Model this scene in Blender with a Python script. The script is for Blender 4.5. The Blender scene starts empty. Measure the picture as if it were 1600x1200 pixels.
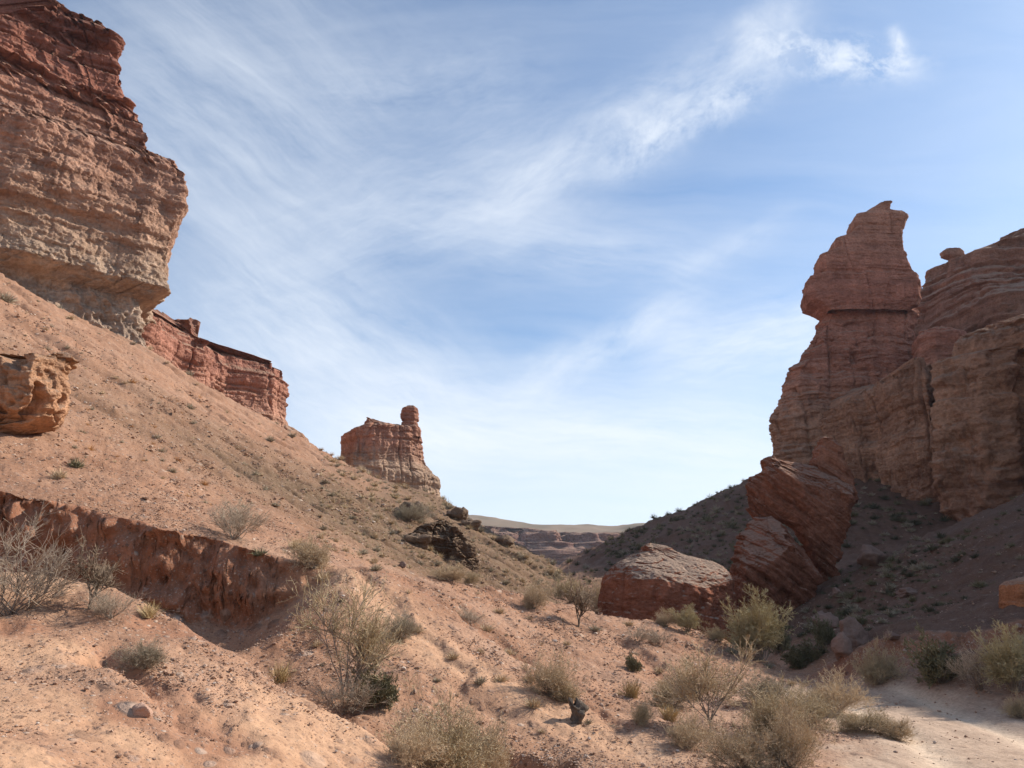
import bpy, math, random
import numpy as np
from mathutils import Vector

# ------------------------------------------------------------------ camera, world, sun, exposure
sc = bpy.context.scene
COL = sc.collection
F_PX, HORIZON, EYE = 1202.0, 960.0, 1.65           # lens in photo pixels, eye-level row, eye height
PITCH = math.atan((HORIZON - 600.0) / F_PX)
cam = bpy.data.cameras.new("camera")
cam.sensor_width = 36.0
cam.lens = 36.0 * F_PX / 1600.0
cam.clip_start, cam.clip_end = 0.1, 9000.0
camo = bpy.data.objects.new("camera", cam)
COL.objects.link(camo)
camo.location = (0, 0, EYE)
camo.rotation_euler = (math.pi / 2 + PITCH, 0, 0)
sc.camera = camo

SUN_AZ, SUN_EL = math.radians(68.0), math.radians(36.0)      # azimuth clockwise from +Y
SUN_DIR = np.array([math.sin(SUN_AZ) * math.cos(SUN_EL), math.cos(SUN_AZ) * math.cos(SUN_EL), math.sin(SUN_EL)])
sun = bpy.data.lights.new("sun", 'SUN')
sun.energy, sun.angle, sun.color = 4.9, math.radians(0.55), (1.0, 0.93, 0.83)
suno = bpy.data.objects.new("sun", sun)
COL.objects.link(suno)
suno.rotation_euler = Vector(SUN_DIR).to_track_quat('Z', 'Y').to_euler()
suno.location = (60, 30, 90)

sc.view_settings.view_transform = 'Standard'
sc.view_settings.look = 'None'
sc.view_settings.exposure = 0.33
sc.view_settings.gamma = 1.0
SKY_STRENGTH = 0.132


def ray(px, py):
    """direction of a photo pixel, scaled so that y = 1"""
    xc, yc = px - 800.0, 600.0 - py
    c, s = math.cos(PITCH), math.sin(PITCH)
    fy, fz = F_PX * c - yc * s, F_PX * s + yc * c
    return xc / fy, fz / fy


def P(px, py, Y):
    a, b = ray(px, py)
    return (a * Y, Y, EYE + b * Y)


def project(v):
    c, s = math.cos(PITCH), math.sin(PITCH)
    y, z = v[:, 1], v[:, 2] - EYE
    d = y * c + z * s
    u = -y * s + z * c
    d = np.where(d > 0.05, d, np.nan)
    return 800 + F_PX * v[:, 0] / d, 600 - F_PX * u / d, d


# ------------------------------------------------------------------ node helpers
class NT:
    def __init__(self, tree):
        self.t = tree
        self.n = tree.nodes

    def new(self, typ, **kw):
        nd = self.n.new(typ)
        for k, v in kw.items():
            setattr(nd, k, v)
        return nd

    def put(self, sock, v):
        if v is None:
            return
        if isinstance(v, bpy.types.NodeSocket):
            self.t.links.new(v, sock)
        else:
            if sock.type == 'RGBA' and hasattr(v, '__len__') and len(v) == 3:
                v = (*v, 1)
            sock.default_value = v

    def math(self, op, a, b=None, c=None, clamp=False):
        nd = self.new('ShaderNodeMath', operation=op, use_clamp=clamp)
        self.put(nd.inputs[0], a)
        self.put(nd.inputs[1], b)
        self.put(nd.inputs[2], c)
        return nd.outputs[0]

    def vmath(self, op, a, b=None, out=0):
        nd = self.new('ShaderNodeVectorMath', operation=op)
        self.put(nd.inputs[0], a)
        if op == 'SCALE':
            self.put(nd.inputs[3], b)
        else:
            self.put(nd.inputs[1], b)
        return nd.outputs[out]

    def dot(self, a, b):
        nd = self.new('ShaderNodeVectorMath', operation='DOT_PRODUCT')
        self.put(nd.inputs[0], a)
        self.put(nd.inputs[1], b)
        return nd.outputs['Value']

    def comb(self, x, y, z):
        nd = self.new('ShaderNodeCombineXYZ')
        for i, v in enumerate((x, y, z)):
            self.put(nd.inputs[i], v)
        return nd.outputs[0]

    def noise(self, vec, scale, detail=4, rough=0.55, dist=0.0, color=False):
        nd = self.new('ShaderNodeTexNoise')
        self.put(nd.inputs['Vector'], vec)
        self.put(nd.inputs['Scale'], scale)
        self.put(nd.inputs['Detail'], detail)
        self.put(nd.inputs['Roughness'], rough)
        self.put(nd.inputs['Distortion'], dist)
        return nd.outputs['Color' if color else 0]

    def voro(self, vec, scale, feature='F1'):
        nd = self.new('ShaderNodeTexVoronoi', feature=feature)
        self.put(nd.inputs['Vector'], vec)
        self.put(nd.inputs['Scale'], scale)
        return nd

    def rng(self, v, a, b, c=0.0, d=1.0, smooth=False):
        nd = self.new('ShaderNodeMapRange', interpolation_type='SMOOTHSTEP' if smooth else 'LINEAR')
        for i, q in enumerate((v, a, b, c, d)):
            self.put(nd.inputs[i], q)
        return nd.outputs[0]

    def mix(self, f, a, b, blend='MIX'):
        nd = self.new('ShaderNodeMix', data_type='RGBA', blend_type=blend, clamp_factor=True)
        self.put(nd.inputs[0], f)
        self.put(nd.inputs[6], a)
        self.put(nd.inputs[7], b)
        return nd.outputs[2]

    def ramp(self, f, stops, mode='LINEAR'):
        nd = self.new('ShaderNodeValToRGB')
        cr = nd.color_ramp
        cr.interpolation = mode
        while len(cr.elements) < len(stops):
            cr.elements.new(0.5)
        for e, (p, c) in zip(cr.elements, stops):
            e.position = p
            e.color = (*c, 1)
        self.put(nd.inputs[0], f)
        return nd.outputs[0]

    def attr(self, name):
        nd = self.new('ShaderNodeAttribute', attribute_name=name)
        return nd.outputs['Fac']


# ------------------------------------------------------------------ world: physical sky with thin cirrus
def build_world():
    w = bpy.data.worlds.new("World")
    sc.world = w
    w.use_nodes = True
    t = w.node_tree
    t.nodes.clear()
    q = NT(t)
    out = q.new('ShaderNodeOutputWorld')
    bg = q.new('ShaderNodeBackground')
    t.links.new(bg.outputs[0], out.inputs[0])
    sky = q.new('ShaderNodeTexSky', sky_type='NISHITA')
    sky.sun_disc = False
    sky.sun_elevation = SUN_EL
    sky.sun_rotation = SUN_AZ
    sky.altitude = 1000
    sky.air_density, sky.dust_density, sky.ozone_density = 1.0, 1.3, 1.6
    gen = q.new('ShaderNodeTexCoord').outputs['Generated']
    d = q.vmath('NORMALIZE', gen)

    def unit(px, py):
        a, b = ray(px, py)
        v = np.array([a, 1.0, b])
        return v / np.linalg.norm(v)

    warp = q.vmath('SCALE', q.vmath('SUBTRACT', q.noise(d, 3.0, 4, 0.5, color=True), (0.5, 0.5, 0.5)), 0.07)
    warp2 = q.vmath('SCALE', q.vmath('SUBTRACT', q.noise(d, 14.0, 3, 0.6, color=True), (0.5, 0.5, 0.5)), 0.016)
    dw = q.vmath('ADD', q.vmath('ADD', d, warp), warp2)

    def frame(A, B):
        a, b = unit(*A), unit(*B)
        n = np.cross(a, b); n /= np.linalg.norm(n)
        m = a + b; m /= np.linalg.norm(m)
        tt = np.cross(n, m)
        half = math.asin(min(1, np.linalg.norm(b - a) / 2))
        return n, m, tt, math.sin(half)

    total = None

    def add(v):
        nonlocal total
        total = v if total is None else q.math('ADD', total, v)

    def streak(A, B, width, amount_, fibre=9.0, along=2.2, soft=0.25, lo=0.34, hi=0.74, seed=0.0, fringe=0.0):
        n, m, tt, half = frame(A, B)
        dn, dt = q.dot(dw, tuple(n)), q.dot(d, tuple(tt))
        dnc = q.math('ADD', dn, fringe) if fringe else dn
        k = q.math('DIVIDE', dnc, width)
        g = q.math('POWER', 2.718, q.math('MULTIPLY', q.math('MULTIPLY', k, k), -1.0))
        e1 = q.rng(dt, -half - soft * half, -half + soft * half, 0, 1, True)
        e2 = q.rng(dt, half - soft * half, half + soft * half, 1, 0, True)
        co = q.comb(q.math('MULTIPLY', dt, along), q.math('MULTIPLY', dn, fibre), seed)
        f = q.rng(q.noise(co, 3.2, 9, 0.70, 0.25), lo, hi, 0, 1.2)
        co2 = q.comb(q.math('MULTIPLY', dt, along * 2.2), q.math('MULTIPLY', dn, fibre * 3.2), seed + 3.3)
        f = q.math('MULTIPLY', f, q.rng(q.noise(co2, 3.2, 6, 0.65, 0.4), 0.30, 0.70, 0.68, 1.22))
        front = q.math('GREATER_THAN', q.dot(d, tuple(m)), 0.0)
        v = q.math('MULTIPLY', q.math('MULTIPLY', g, f), q.math('MULTIPLY', q.math('MULTIPLY', e1, e2), front))
        add(q.math('MULTIPLY', v, amount_ * 1.3))

    # the bright diagonal band and its knots, then the fainter sheets below it
    streak((780, 320), (1230, 60), 0.035, 0.48, 5, 2.2, 0.35, 0.30, 0.72, 1.3)
    streak((960, 250), (1180, 140), 0.020, 0.60, 7, 5.0, 0.6, 0.38, 0.66, 7.3)
    streak((1180, 78), (1420, 88), 0.018, 0.62, 12, 9.0, 0.6, 0.42, 0.66, 2.7)
    streak((1395, 50), (1408, 110), 0.007, 0.6, 9, 9.0, 0.6, 0.40, 0.66, 15.7)
    streak((1150, 70), (1260, 10), 0.016, 0.30, 5, 5.0, 0.6, 0.30, 0.70, 3.9)
    streak((420, 420), (900, 250), 0.085, 0.27, 7, 1.8, 0.6, 0.28, 0.75, 4.4)
    streak((780, 620), (1080, 470), 0.024, 0.44, 5, 2.5, 0.5, 0.30, 0.70, 5.5)
    streak((1030, 560), (1330, 500), 0.045, 0.55, 8, 2.0, 0.5, 0.22, 0.66, 6.1)
    streak((1060, 420), (1220, 330), 0.016, 0.22, 6, 3.0, 0.6, 0.30, 0.70, 6.9)
    streak((330, 430), (700, 690), 0.10, 0.52, 6, 1.8, 0.5, 0.20, 0.72, 8.2)
    streak((560, 640), (1250, 720), 0.055, 0.62, 9, 1.5, 0.4, 0.18, 0.66, 9.1)
    streak((150, 60), (520, 330), 0.16, 0.40, 5, 1.2, 0.7, 0.22, 0.80, 10.7)
    streak((560, 330), (1150, 420), 0.05, 0.24, 8, 1.6, 0.6, 0.30, 0.72, 12.3)
    streak((430, 130), (830, 130), 0.05, 0.18, 6, 2.5, 0.6, 0.36, 0.75, 13.9)
    # an overall thin veil everywhere in the sky
    sep = q.new('ShaderNodeSeparateXYZ')
    q.put(sep.inputs[0], dw)
    zz = q.math('ADD', q.math('MAXIMUM', sep.outputs[2], 0.0), 0.22)
    pl = q.comb(q.math('DIVIDE', sep.outputs[0], zz), q.math('DIVIDE', sep.outputs[1], zz), 0.0)
    rot = q.new('ShaderNodeMapping')
    rot.inputs['Rotation'].default_value = (0, 0, math.radians(38))
    rot.inputs['Scale'].default_value = (0.55, 2.4, 1)
    q.put(rot.inputs[0], pl)
    veil = q.rng(q.noise(rot.outputs[0], 1.2, 8, 0.62, 0.5), 0.32, 0.80, 0.0, 0.32)
    add(veil)
    # thicker milky air low down, as seen past any distant land
    sd = q.new('ShaderNodeSeparateXYZ')
    q.put(sd.inputs[0], d)
    low = q.rng(sd.outputs[2], 0.05, 0.38, 0.98, 0.0, True)
    lowv = q.math('MULTIPLY', low, q.rng(q.noise(rot.outputs[0], 0.7, 5, 0.55), 0.30, 0.65, 0.65, 1.05))
    add(lowv)
    cover = q.math('MULTIPLY', q.rng(sd.outputs[2], -0.02, 0.04, 0, 1), q.math('MINIMUM', q.math('SUBTRACT', 1.0, q.math('POWER', 2.718, q.math('MULTIPLY', total, -1.25))), 0.95))
    skyc = q.mix(1.0, sky.outputs[0], (0.83, 0.98, 1.05), 'MULTIPLY')
    cloud = (6.0, 6.35, 6.8)
    col = q.mix(cover, skyc, cloud)
    q.put(bg.inputs['Color'], col)
    bg.inputs['Strength'].default_value = SKY_STRENGTH


build_world()

# ------------------------------------------------------------------ numpy noise
RNG = np.random.default_rng(11)
PERM = np.concatenate([RNG.permutation(256)] * 3).astype(np.int32)
GRAD = RNG.normal(size=(256, 3))
GRAD /= np.linalg.norm(GRAD, axis=1)[:, None]


def perlin(x, y, z):
    x, y, z = np.broadcast_arrays(np.asarray(x, float), np.asarray(y, float), np.asarray(z, float))
    xi, yi, zi = np.floor(x).astype(np.int32), np.floor(y).astype(np.int32), np.floor(z).astype(np.int32)
    fx, fy, fz = x - xi, y - yi, z - zi
    u, v, w = (f * f * f * (f * (f * 6 - 15) + 10) for f in (fx, fy, fz))
    res = 0.0
    for dx in (0, 1):
        a = PERM[(xi + dx) & 255]
        wx = u if dx else 1 - u
        for dy in (0, 1):
            b = PERM[a + ((yi + dy) & 255)]
            wy = v if dy else 1 - v
            for dz in (0, 1):
                g = GRAD[PERM[b + ((zi + dz) & 255)]]
                wz = w if dz else 1 - w
                res = res + wx * wy * wz * (g[..., 0] * (fx - dx) + g[..., 1] * (fy - dy) + g[..., 2] * (fz - dz))
    return res * 1.6


def fbm(x, y, z, octaves=4, gain=0.5, ridged=False):
    s, a = 0.0, 1.0
    for k in range(octaves):
        f = 2.03 ** k
        n = perlin(x * f + 17.1 * k, y * f + 5.3 * k, z * f + 9.7 * k)
        s = s + a * ((1 - 2 * np.abs(n)) if ridged else n)
        a *= gain
    return s


def sstep(a, b, x):
    t = np.clip((x - a) / (b - a), 0, 1)
    return t * t * (3 - 2 * t)


def smax(a, b, k):
    h = np.clip(0.5 + 0.5 * (a - b) / k, 0, 1)
    return b + (a - b) * h + k * h * (1 - h)


# ------------------------------------------------------------------ mesh + tagging helpers
def mesh_of(name, V, F, mats=(), smooth=True, attrs=None, cattrs=None):
    V = np.ascontiguousarray(V, dtype=np.float32)
    F = np.ascontiguousarray(F, dtype=np.int32)
    me = bpy.data.meshes.new(name)
    k = F.shape[1]
    me.vertices.add(len(V))
    me.vertices.foreach_set('co', V.ravel())
    me.loops.add(F.size)
    me.loops.foreach_set('vertex_index', F.ravel())
    me.polygons.add(len(F))
    me.polygons.foreach_set('loop_start', np.arange(0, F.size, k, dtype=np.int32))
    me.polygons.foreach_set('use_smooth', np.full(len(F), smooth, dtype=bool))
    me.update(calc_edges=True)
    for nm, arr in (attrs or {}).items():
        at = me.attributes.new(nm, 'FLOAT', 'POINT')
        at.data.foreach_set('value', np.ascontiguousarray(arr, dtype=np.float32))
    for m in mats:
        me.materials.append(m)
    return me


def link(name, data, loc=(0, 0, 0), parent=None):
    o = bpy.data.objects.new(name, data)
    COL.objects.link(o)
    o.location = loc
    if parent:
        o.parent = parent
    return o


def tag(o, label, cat, group=None):
    o['label'], o['category'] = label, cat
    if group:
        o['group'] = group
    return o


def structure(o):
    o['kind'] = 'structure'
    return o


def grid_faces(nr, nc, wrap=False):
    r = np.arange(nr - 1)[:, None]
    c = np.arange(nc if wrap else nc - 1)[None, :]
    c2 = (c + 1) % nc
    a, b, d, e = r * nc + c, r * nc + c2, (r + 1) * nc + c2, (r + 1) * nc + c
    return np.stack([a, b, d, e], -1).reshape(-1, 4)


# ------------------------------------------------------------------ materials
def base_mat(name, rough=0.95, spec=0.15):
    m = bpy.data.materials.new(name)
    m.use_nodes = True
    q = NT(m.node_tree)
    b = m.node_tree.nodes['Principled BSDF']
    b.inputs['Roughness'].default_value = rough
    b.inputs['Specular IOR Level'].default_value = spec
    return m, q, b


def rock_material(name, stops, z0, z1, tilt=(0, 0), unit=1.0, dust=(0.36, 0.24, 0.17), dust_amt=0.8, bump=1.0, streaky=0.6):
    """layered rock: stops = [(height fraction, colour)] between z0 and z1; unit = size of the coarse detail in metres"""
    m, q, b = base_mat(name)
    geo = q.new('ShaderNodeNewGeometry')
    pos = geo.outputs['Position']
    h = q.dot(pos, (tilt[0], tilt[1], 1.0))
    warp = q.noise(pos, 0.10 / unit, 4, 0.55)
    hw = q.math('ADD', h, q.math('MULTIPLY', q.math('SUBTRACT', warp, 0.5), 5.0 * unit))
    fac = q.rng(hw, z0, z1)
    col = q.ramp(fac, stops)
    # thin beds
    bx = q.vmath('SCALE', pos, 0.10 / unit)
    sepb = q.new('ShaderNodeSeparateXYZ')
    q.put(sepb.inputs[0], bx)
    beds = q.noise(q.comb(sepb.outputs[0], sepb.outputs[1], q.math('MULTIPLY', hw, 0.95 / unit)), 1.0, 5, 0.7)
    col = q.mix(1.0, col, q.ramp(beds, [(0.28, (0.62, 0.58, 0.57)), (0.5, (1, 1, 1)), (0.72, (1.22, 1.2, 1.17))]), 'MULTIPLY')
    # mottling and rain streaks
    mot = q.noise(pos, 0.55 / unit, 6, 0.65)
    col = q.mix(1.0, col, q.ramp(mot, [(0.3, (0.72, 0.70, 0.70)), (0.55, (1, 1, 1)), (0.75, (1.2, 1.22, 1.25))]), 'MULTIPLY')
    mp = q.new('ShaderNodeMapping')
    mp.inputs['Scale'].default_value = (1.0 / unit, 1.0 / unit, 0.12 / unit)
    q.put(mp.inputs[0], pos)
    st = q.noise(mp.outputs[0], 0.9, 4, 0.6)
    col = q.mix(streaky, col, q.mix(1.0, col, q.ramp(st, [(0.35, (0.74, 0.70, 0.68)), (0.6, (1.08, 1.08, 1.08))]), 'MULTIPLY'))
    speck = q.noise(pos, 4.2 / unit, 3, 0.7)
    col = q.mix(1.0, col, q.ramp(speck, [(0.3, (0.75, 0.74, 0.73)), (0.7, (1.22, 1.22, 1.22))]), 'MULTIPLY')
    # dust and grit lying on anything level enough
    sn = q.new('ShaderNodeSeparateXYZ')
    q.put(sn.inputs[0], geo.outputs['Normal'])
    lie = q.math('MULTIPLY', q.rng(sn.outputs[2], 0.45, 0.8, 0, 1, True), dust_amt)
    col = q.mix(lie, col, q.mix(1.0, dust, q.ramp(speck, [(0.3, (0.7, 0.7, 0.7)), (0.7, (1.2, 1.2, 1.2))]), 'MULTIPLY'))
    q.put(b.inputs['Base Color'], col)
    cr = q.voro(q.vmath('ADD', pos, q.vmath('SCALE', q.noise(pos, 0.8 / unit, 3, 0.5, color=True), 1.2 * unit)), 0.55 / unit, 'DISTANCE_TO_EDGE')
    crack = q.rng(cr.outputs['Distance'], 0.0, 0.07, 0, 1)
    hgt = q.math('ADD', q.math('MULTIPLY', beds, 1.1), q.math('MULTIPLY', mot, 0.9))
    hgt = q.math('ADD', hgt, q.math('MULTIPLY', q.noise(pos, 2.4 / unit, 6, 0.72), 0.7))
    hgt = q.math('ADD', hgt, q.math('MULTIPLY', crack, 0.12))
    bp = q.new('ShaderNodeBump')
    bp.inputs['Strength'].default_value = 0.85
    bp.inputs['Distance'].default_value = 0.5 * unit * bump
    q.put(bp.inputs['Height'], hgt)
    q.put(b.inputs['Normal'], bp.outputs[0])
    return m


def ground_material():
    m, q, b = base_mat("desert_ground")
    pos = q.new('ShaderNodeNewGeometry').outputs['Position']
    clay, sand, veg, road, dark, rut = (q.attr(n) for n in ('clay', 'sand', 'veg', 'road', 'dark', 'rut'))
    n1 = q.noise(pos, 0.35, 6, 0.62)
    n2 = q.noise(pos, 2.2, 6, 0.68)
    n3 = q.noise(pos, 14.0, 4, 0.7)
    col = q.ramp(n1, [(0.30, (0.300, 0.153, 0.088)), (0.5, (0.357, 0.198, 0.122)), (0.72, (0.398, 0.241, 0.160))])
    fall = q.new('ShaderNodeMapping')
    fall.inputs['Scale'].default_value = (0.10, 0.55, 0.3)
    q.put(fall.inputs[0], pos)
    runs = q.noise(fall.outputs[0], 1.6, 6, 0.65, 0.4)
    col = q.mix(1.0, col, q.ramp(runs, [(0.32, (0.80, 0.76, 0.74)), (0.5, (1, 1, 1)), (0.68, (1.14, 1.12, 1.10))]), 'MULTIPLY')
    col = q.mix(q.math('MULTIPLY', sand, q.rng(n2, 0.25, 0.6, 0.55, 1.0)), col, (0.515, 0.312, 0.192))
    vg = q.ramp(n2, [(0.3, (0.105, 0.062, 0.034)), (0.5, (0.16, 0.10, 0.056)), (0.7, (0.20, 0.14, 0.083))])
    col = q.mix(q.math('MULTIPLY', veg, q.rng(n1, 0.3, 0.6, 0.8, 1.0)), col, vg)
    cl = q.ramp(n2, [(0.3, (0.235, 0.098, 0.055)), (0.6, (0.32, 0.15, 0.088)), (0.8, (0.38, 0.20, 0.125))])
    col = q.mix(clay, col, cl)
    col = q.mix(dark, col, q.ramp(n2, [(0.3, (0.075, 0.039, 0.026)), (0.7, (0.138, 0.073, 0.048))]))  # red-brown soil, darkened further so the colour deepens the right slope's shade
    rd = q.ramp(n2, [(0.3, (0.43, 0.30, 0.215)), (0.7, (0.53, 0.385, 0.28))])
    tread = q.new('ShaderNodeMapping')
    tread.inputs['Scale'].default_value = (2.6, 0.5, 1)
    q.put(tread.inputs[0], pos)
    rd = q.mix(1.0, rd, q.ramp(q.noise(tread.outputs[0], 1.6, 6, 0.7, 0.3), [(0.32, (0.74, 0.72, 0.71)), (0.6, (1.06, 1.06, 1.05))]), 'MULTIPLY')
    rd = q.mix(q.math('MULTIPLY', rut, 0.85), rd, (0.66, 0.50, 0.36))
    col = q.mix(road, col, rd)
    # grit: every cell a stone of its own colour
    grit = None
    hsum = q.math('MULTIPLY', n2, 0.5)
    for s, amt, cover in ((42.0, 0.75, 0.45), (17.0, 0.8, 0.55), (7.5, 0.75, 0.78), (3.0, 0.6, 0.86)):
        vo = q.voro(pos, s)
        sc_ = q.new('ShaderNodeSeparateColor')
        q.put(sc_.inputs[0], vo.outputs['Color'])
        is_stone = q.math('GREATER_THAN', sc_.outputs[0], cover)
        body = q.rng(vo.outputs['Distance'], 0.30, 0.42, 1, 0)
        mask = q.math('MULTIPLY', q.math('MULTIPLY', is_stone, body), q.math('SUBTRACT', 1.0, q.math('MULTIPLY', q.math('MAXIMUM', road, dark), 0.75)))
        mask = q.math('MULTIPLY', mask, q.math('SUBTRACT', 1.0, q.math('MULTIPLY', sand, 0.45)))
        stone = q.ramp(sc_.outputs[1], [(0.0, (0.15, 0.08, 0.055)), (0.45, (0.25, 0.145, 0.10)), (0.80, (0.36, 0.24, 0.18)), (1.0, (0.50, 0.40, 0.32))])
        col = q.mix(q.math('MULTIPLY', mask, amt), col, stone)
        hsum = q.math('ADD', hsum, q.math('MULTIPLY', q.math('MULTIPLY', mask, q.math('SUBTRACT', 0.45, vo.outputs['Distance'])), 7.0 / s))
    col = q.mix(1.0, col, q.ramp(n3, [(0.3, (0.80, 0.79, 0.78)), (0.7, (1.14, 1.14, 1.14))]), 'MULTIPLY')
    patch = q.noise(pos, 0.9, 5, 0.7)
    patch = q.math('MULTIPLY', q.rng(patch, 0.52, 0.66, 0, 0.55, True), q.math('SUBTRACT', 1.0, road))
    col = q.mix(patch, col, q.mix(1.0, col, (0.72, 0.68, 0.68), 'MULTIPLY'))
    q.put(b.inputs['Base Color'], col)
    hsum = q.math('ADD', hsum, q.math('MULTIPLY', n3, 0.16))
    bp = q.new('ShaderNodeBump')
    bp.inputs['Strength'].default_value = 0.75
    bp.inputs['Distance'].default_value = 0.10
    q.put(bp.inputs['Height'], hsum)
    q.put(b.inputs['Normal'], bp.outputs[0])
    return m


def plant_material(name, c0, c1, trans=0.0):
    m, q, b = base_mat(name, 0.85, 0.2)
    inf = q.new('ShaderNodeObjectInfo')
    geo = q.new('ShaderNodeNewGeometry')
    f = q.noise(geo.outputs['Position'], 6.0, 3, 0.6)
    f = q.math('ADD', q.math('MULTIPLY', q.rng(f, 0.3, 0.7), 0.7), q.math('MULTIPLY', inf.outputs['Random'], 0.3))
    q.put(b.inputs['Base Color'], q.mix(f, c0, c1))
    return m


GROUND = ground_material()

# ------------------------------------------------------------------ terrain: sheets fitted through surveyed points
class TPS:
    def __init__(self, pts, lam=0.02):
        p = np.array(pts, float)
        self.c = p[:, :2]
        n = len(p)
        K = self._k(self.c, self.c) + lam * np.eye(n)
        Q = np.c_[np.ones(n), self.c]
        A = np.block([[K, Q], [Q.T, np.zeros((3, 3))]])
        s = np.linalg.solve(A, np.r_[p[:, 2], 0, 0, 0])
        self.w, self.a = s[:n], s[n:]

    def _k(self, a, b):
        d2 = (a[:, None, 0] - b[None, :, 0]) ** 2 + (a[:, None, 1] - b[None, :, 1]) ** 2
        return 0.5 * d2 * np.log(d2 + 1e-9)

    def __call__(self, x, y):
        sh = x.shape
        q = np.c_[x.ravel(), y.ravel()]
        out = np.empty(len(q))
        for i in range(0, len(q), 40000):
            c = q[i:i + 40000]
            out[i:i + 40000] = self._k(c, self.c) @ self.w + self.a[0] + c @ self.a[1:]
        return out.reshape(sh)


def shifted(pts, dx, dy, dz):
    return [(x + dx, y + dy, z + dz) for x, y, z in pts]


wall_top = [P(*p) for p in ((-250, 725, 13.6), (-100, 752, 14.2), (0, 772, 14.5), (100, 792, 14.6), (200, 812, 14.8), (300, 836, 15), (400, 862, 15), (460, 880, 15.1), (500, 892, 15.4))]
cliff_foot = [P(*p) for p in ((-200, 330, 50), (0, 432, 60), (100, 490, 65), (235, 552, 73), (330, 606, 88), (420, 656, 100), (470, 693, 110))]
hill_crest = [P(*p) for p in ((530, 728, 122), (600, 752, 120), (690, 782, 114), (740, 815, 104), (800, 848, 92), (870, 890, 78))]
S1 = TPS(wall_top + cliff_foot + hill_crest +
         [P(640, 884, 33), P(740, 900, 42), P(850, 925, 52), P(150, 620, 27), P(300, 700, 32), P(500, 800, 36), P(620, 800, 66), P(760, 860, 66)] +
         [(-60, 30, 32), (-22, 5, 9), (8, 60, -1), (12, 40, -4)], 0.03)

crest = [P(*p) for p in ((520, 882, 16), (560, 882, 17), (640, 898, 19), (740, 915, 21), (850, 935, 22.5), (960, 960, 24), (1050, 973, 25), (1120, 992, 25), (1200, 1032, 24), (1260, 1066, 22), (1330, 1088, 17.5))]
band = [P(*p) for p in ((505, 900, 15), (600, 945, 13.9), (700, 1020, 12.6), (800, 1080, 11.7), (900, 1130, 11), (1000, 1180, 10.4))]
S2 = TPS(crest + band +
         [P(*p) for p in ((420, 1012, 12.2), (480, 1060, 11.2), (560, 1120, 10.2), (640, 1190, 9.4), (760, 1190, 9.6), (560, 1000, 12.4), (480, 935, 13.9),
                          (1000, 1060, 17), (1100, 1100, 14.5), (1200, 1130, 12.8), (1000, 1110, 13.2), (1150, 1060, 18.5), (850, 1010, 17), (930, 1030, 17), (780, 970, 17.3), (680, 930, 16.6),
                          (900, 1090, 12.9), (1100, 1150, 11.7))] +
         [P(330, 1024, 14.0), P(250, 988, 13.9), P(395, 1026, 13.7), P(150, 958, 13.6), P(440, 992, 14.2)] +
         [(-6, 12.2, 1.15), (-9, 12.0, 1.6), (-14, 11.5, 2.6), (11, 12, -0.6), (2.5, 8, -0.05), (0, 3, -0.4), (4, 6, -0.1), (6, 10, -0.15)], 0.01)

mcrest = [P(*p) for p in ((-250, 885, 9.6), (-100, 890, 9.4), (0, 897, 9.2), (100, 908, 9.3), (180, 921, 9.3), (260, 960, 9.0), (350, 1010, 8.8), (450, 1070, 8.6), (520, 1110, 8.5), (580, 1150, 8.4), (640, 1196, 8.2))]
S3 = TPS(mcrest + [P(*p) for p in ((0, 1200, 5), (150, 1200, 5.6), (300, 1200, 6.2), (450, 1200, 6.9), (560, 1200, 7.6), (0, 1050, 6.8), (200, 1080, 6.9), (0, 960, 8.2), (350, 1110, 7.3))] +
         [(-2, 2, 0.1), (0, 0, -0.2), (0.6, 6, -0.35), (1.5, 8, -0.7), (-7, 3, 1.0), (-7, 0, 0.8)], 0.01)

S4 = TPS([(8.7, 22.5, 0), (7.4, 16.6, -0.05), (8.3, 13, -0.05), (9.3, 9, -0.05), (10.5, 4, 0), (11, -2, 0), (9.0, 30, -0.4), (8, 42, -0.5)] +
         [P(*p) for p in ((1330, 1012, 20.5), (1420, 990, 20.5), (1560, 977, 20), (1300, 1000, 27), (1400, 940, 32), (1500, 922, 30), (1600, 900, 30), (1300, 900, 50), (1250, 965, 42),
                          (1350, 800, 85), (1450, 782, 92), (1340, 740, 104), (1500, 815, 80), (1600, 832, 70), (1230, 722, 112),
                          (1190, 736, 113), (1100, 780, 117), (1000, 823, 122), (930, 855, 126), (870, 888, 130),
                          (1100, 850, 85), (1000, 872, 90), (900, 905, 75), (950, 930, 60), (1120, 945, 58), (1150, 990, 44), (1050, 985, 42), (1200, 1002, 40), (1000, 975, 44))] +
         [(15, 14, 2.4), (18, 8, 3.0), (18, 0, 2.5), (30, 25, 9.5), (46, 32, 15), (50, 62, 16), (35, 5, 8), (60, 90, 18)], 0.3)

WX = np.array([p[0] for p in wall_top]); WY = np.array([p[1] for p in wall_top])


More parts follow.
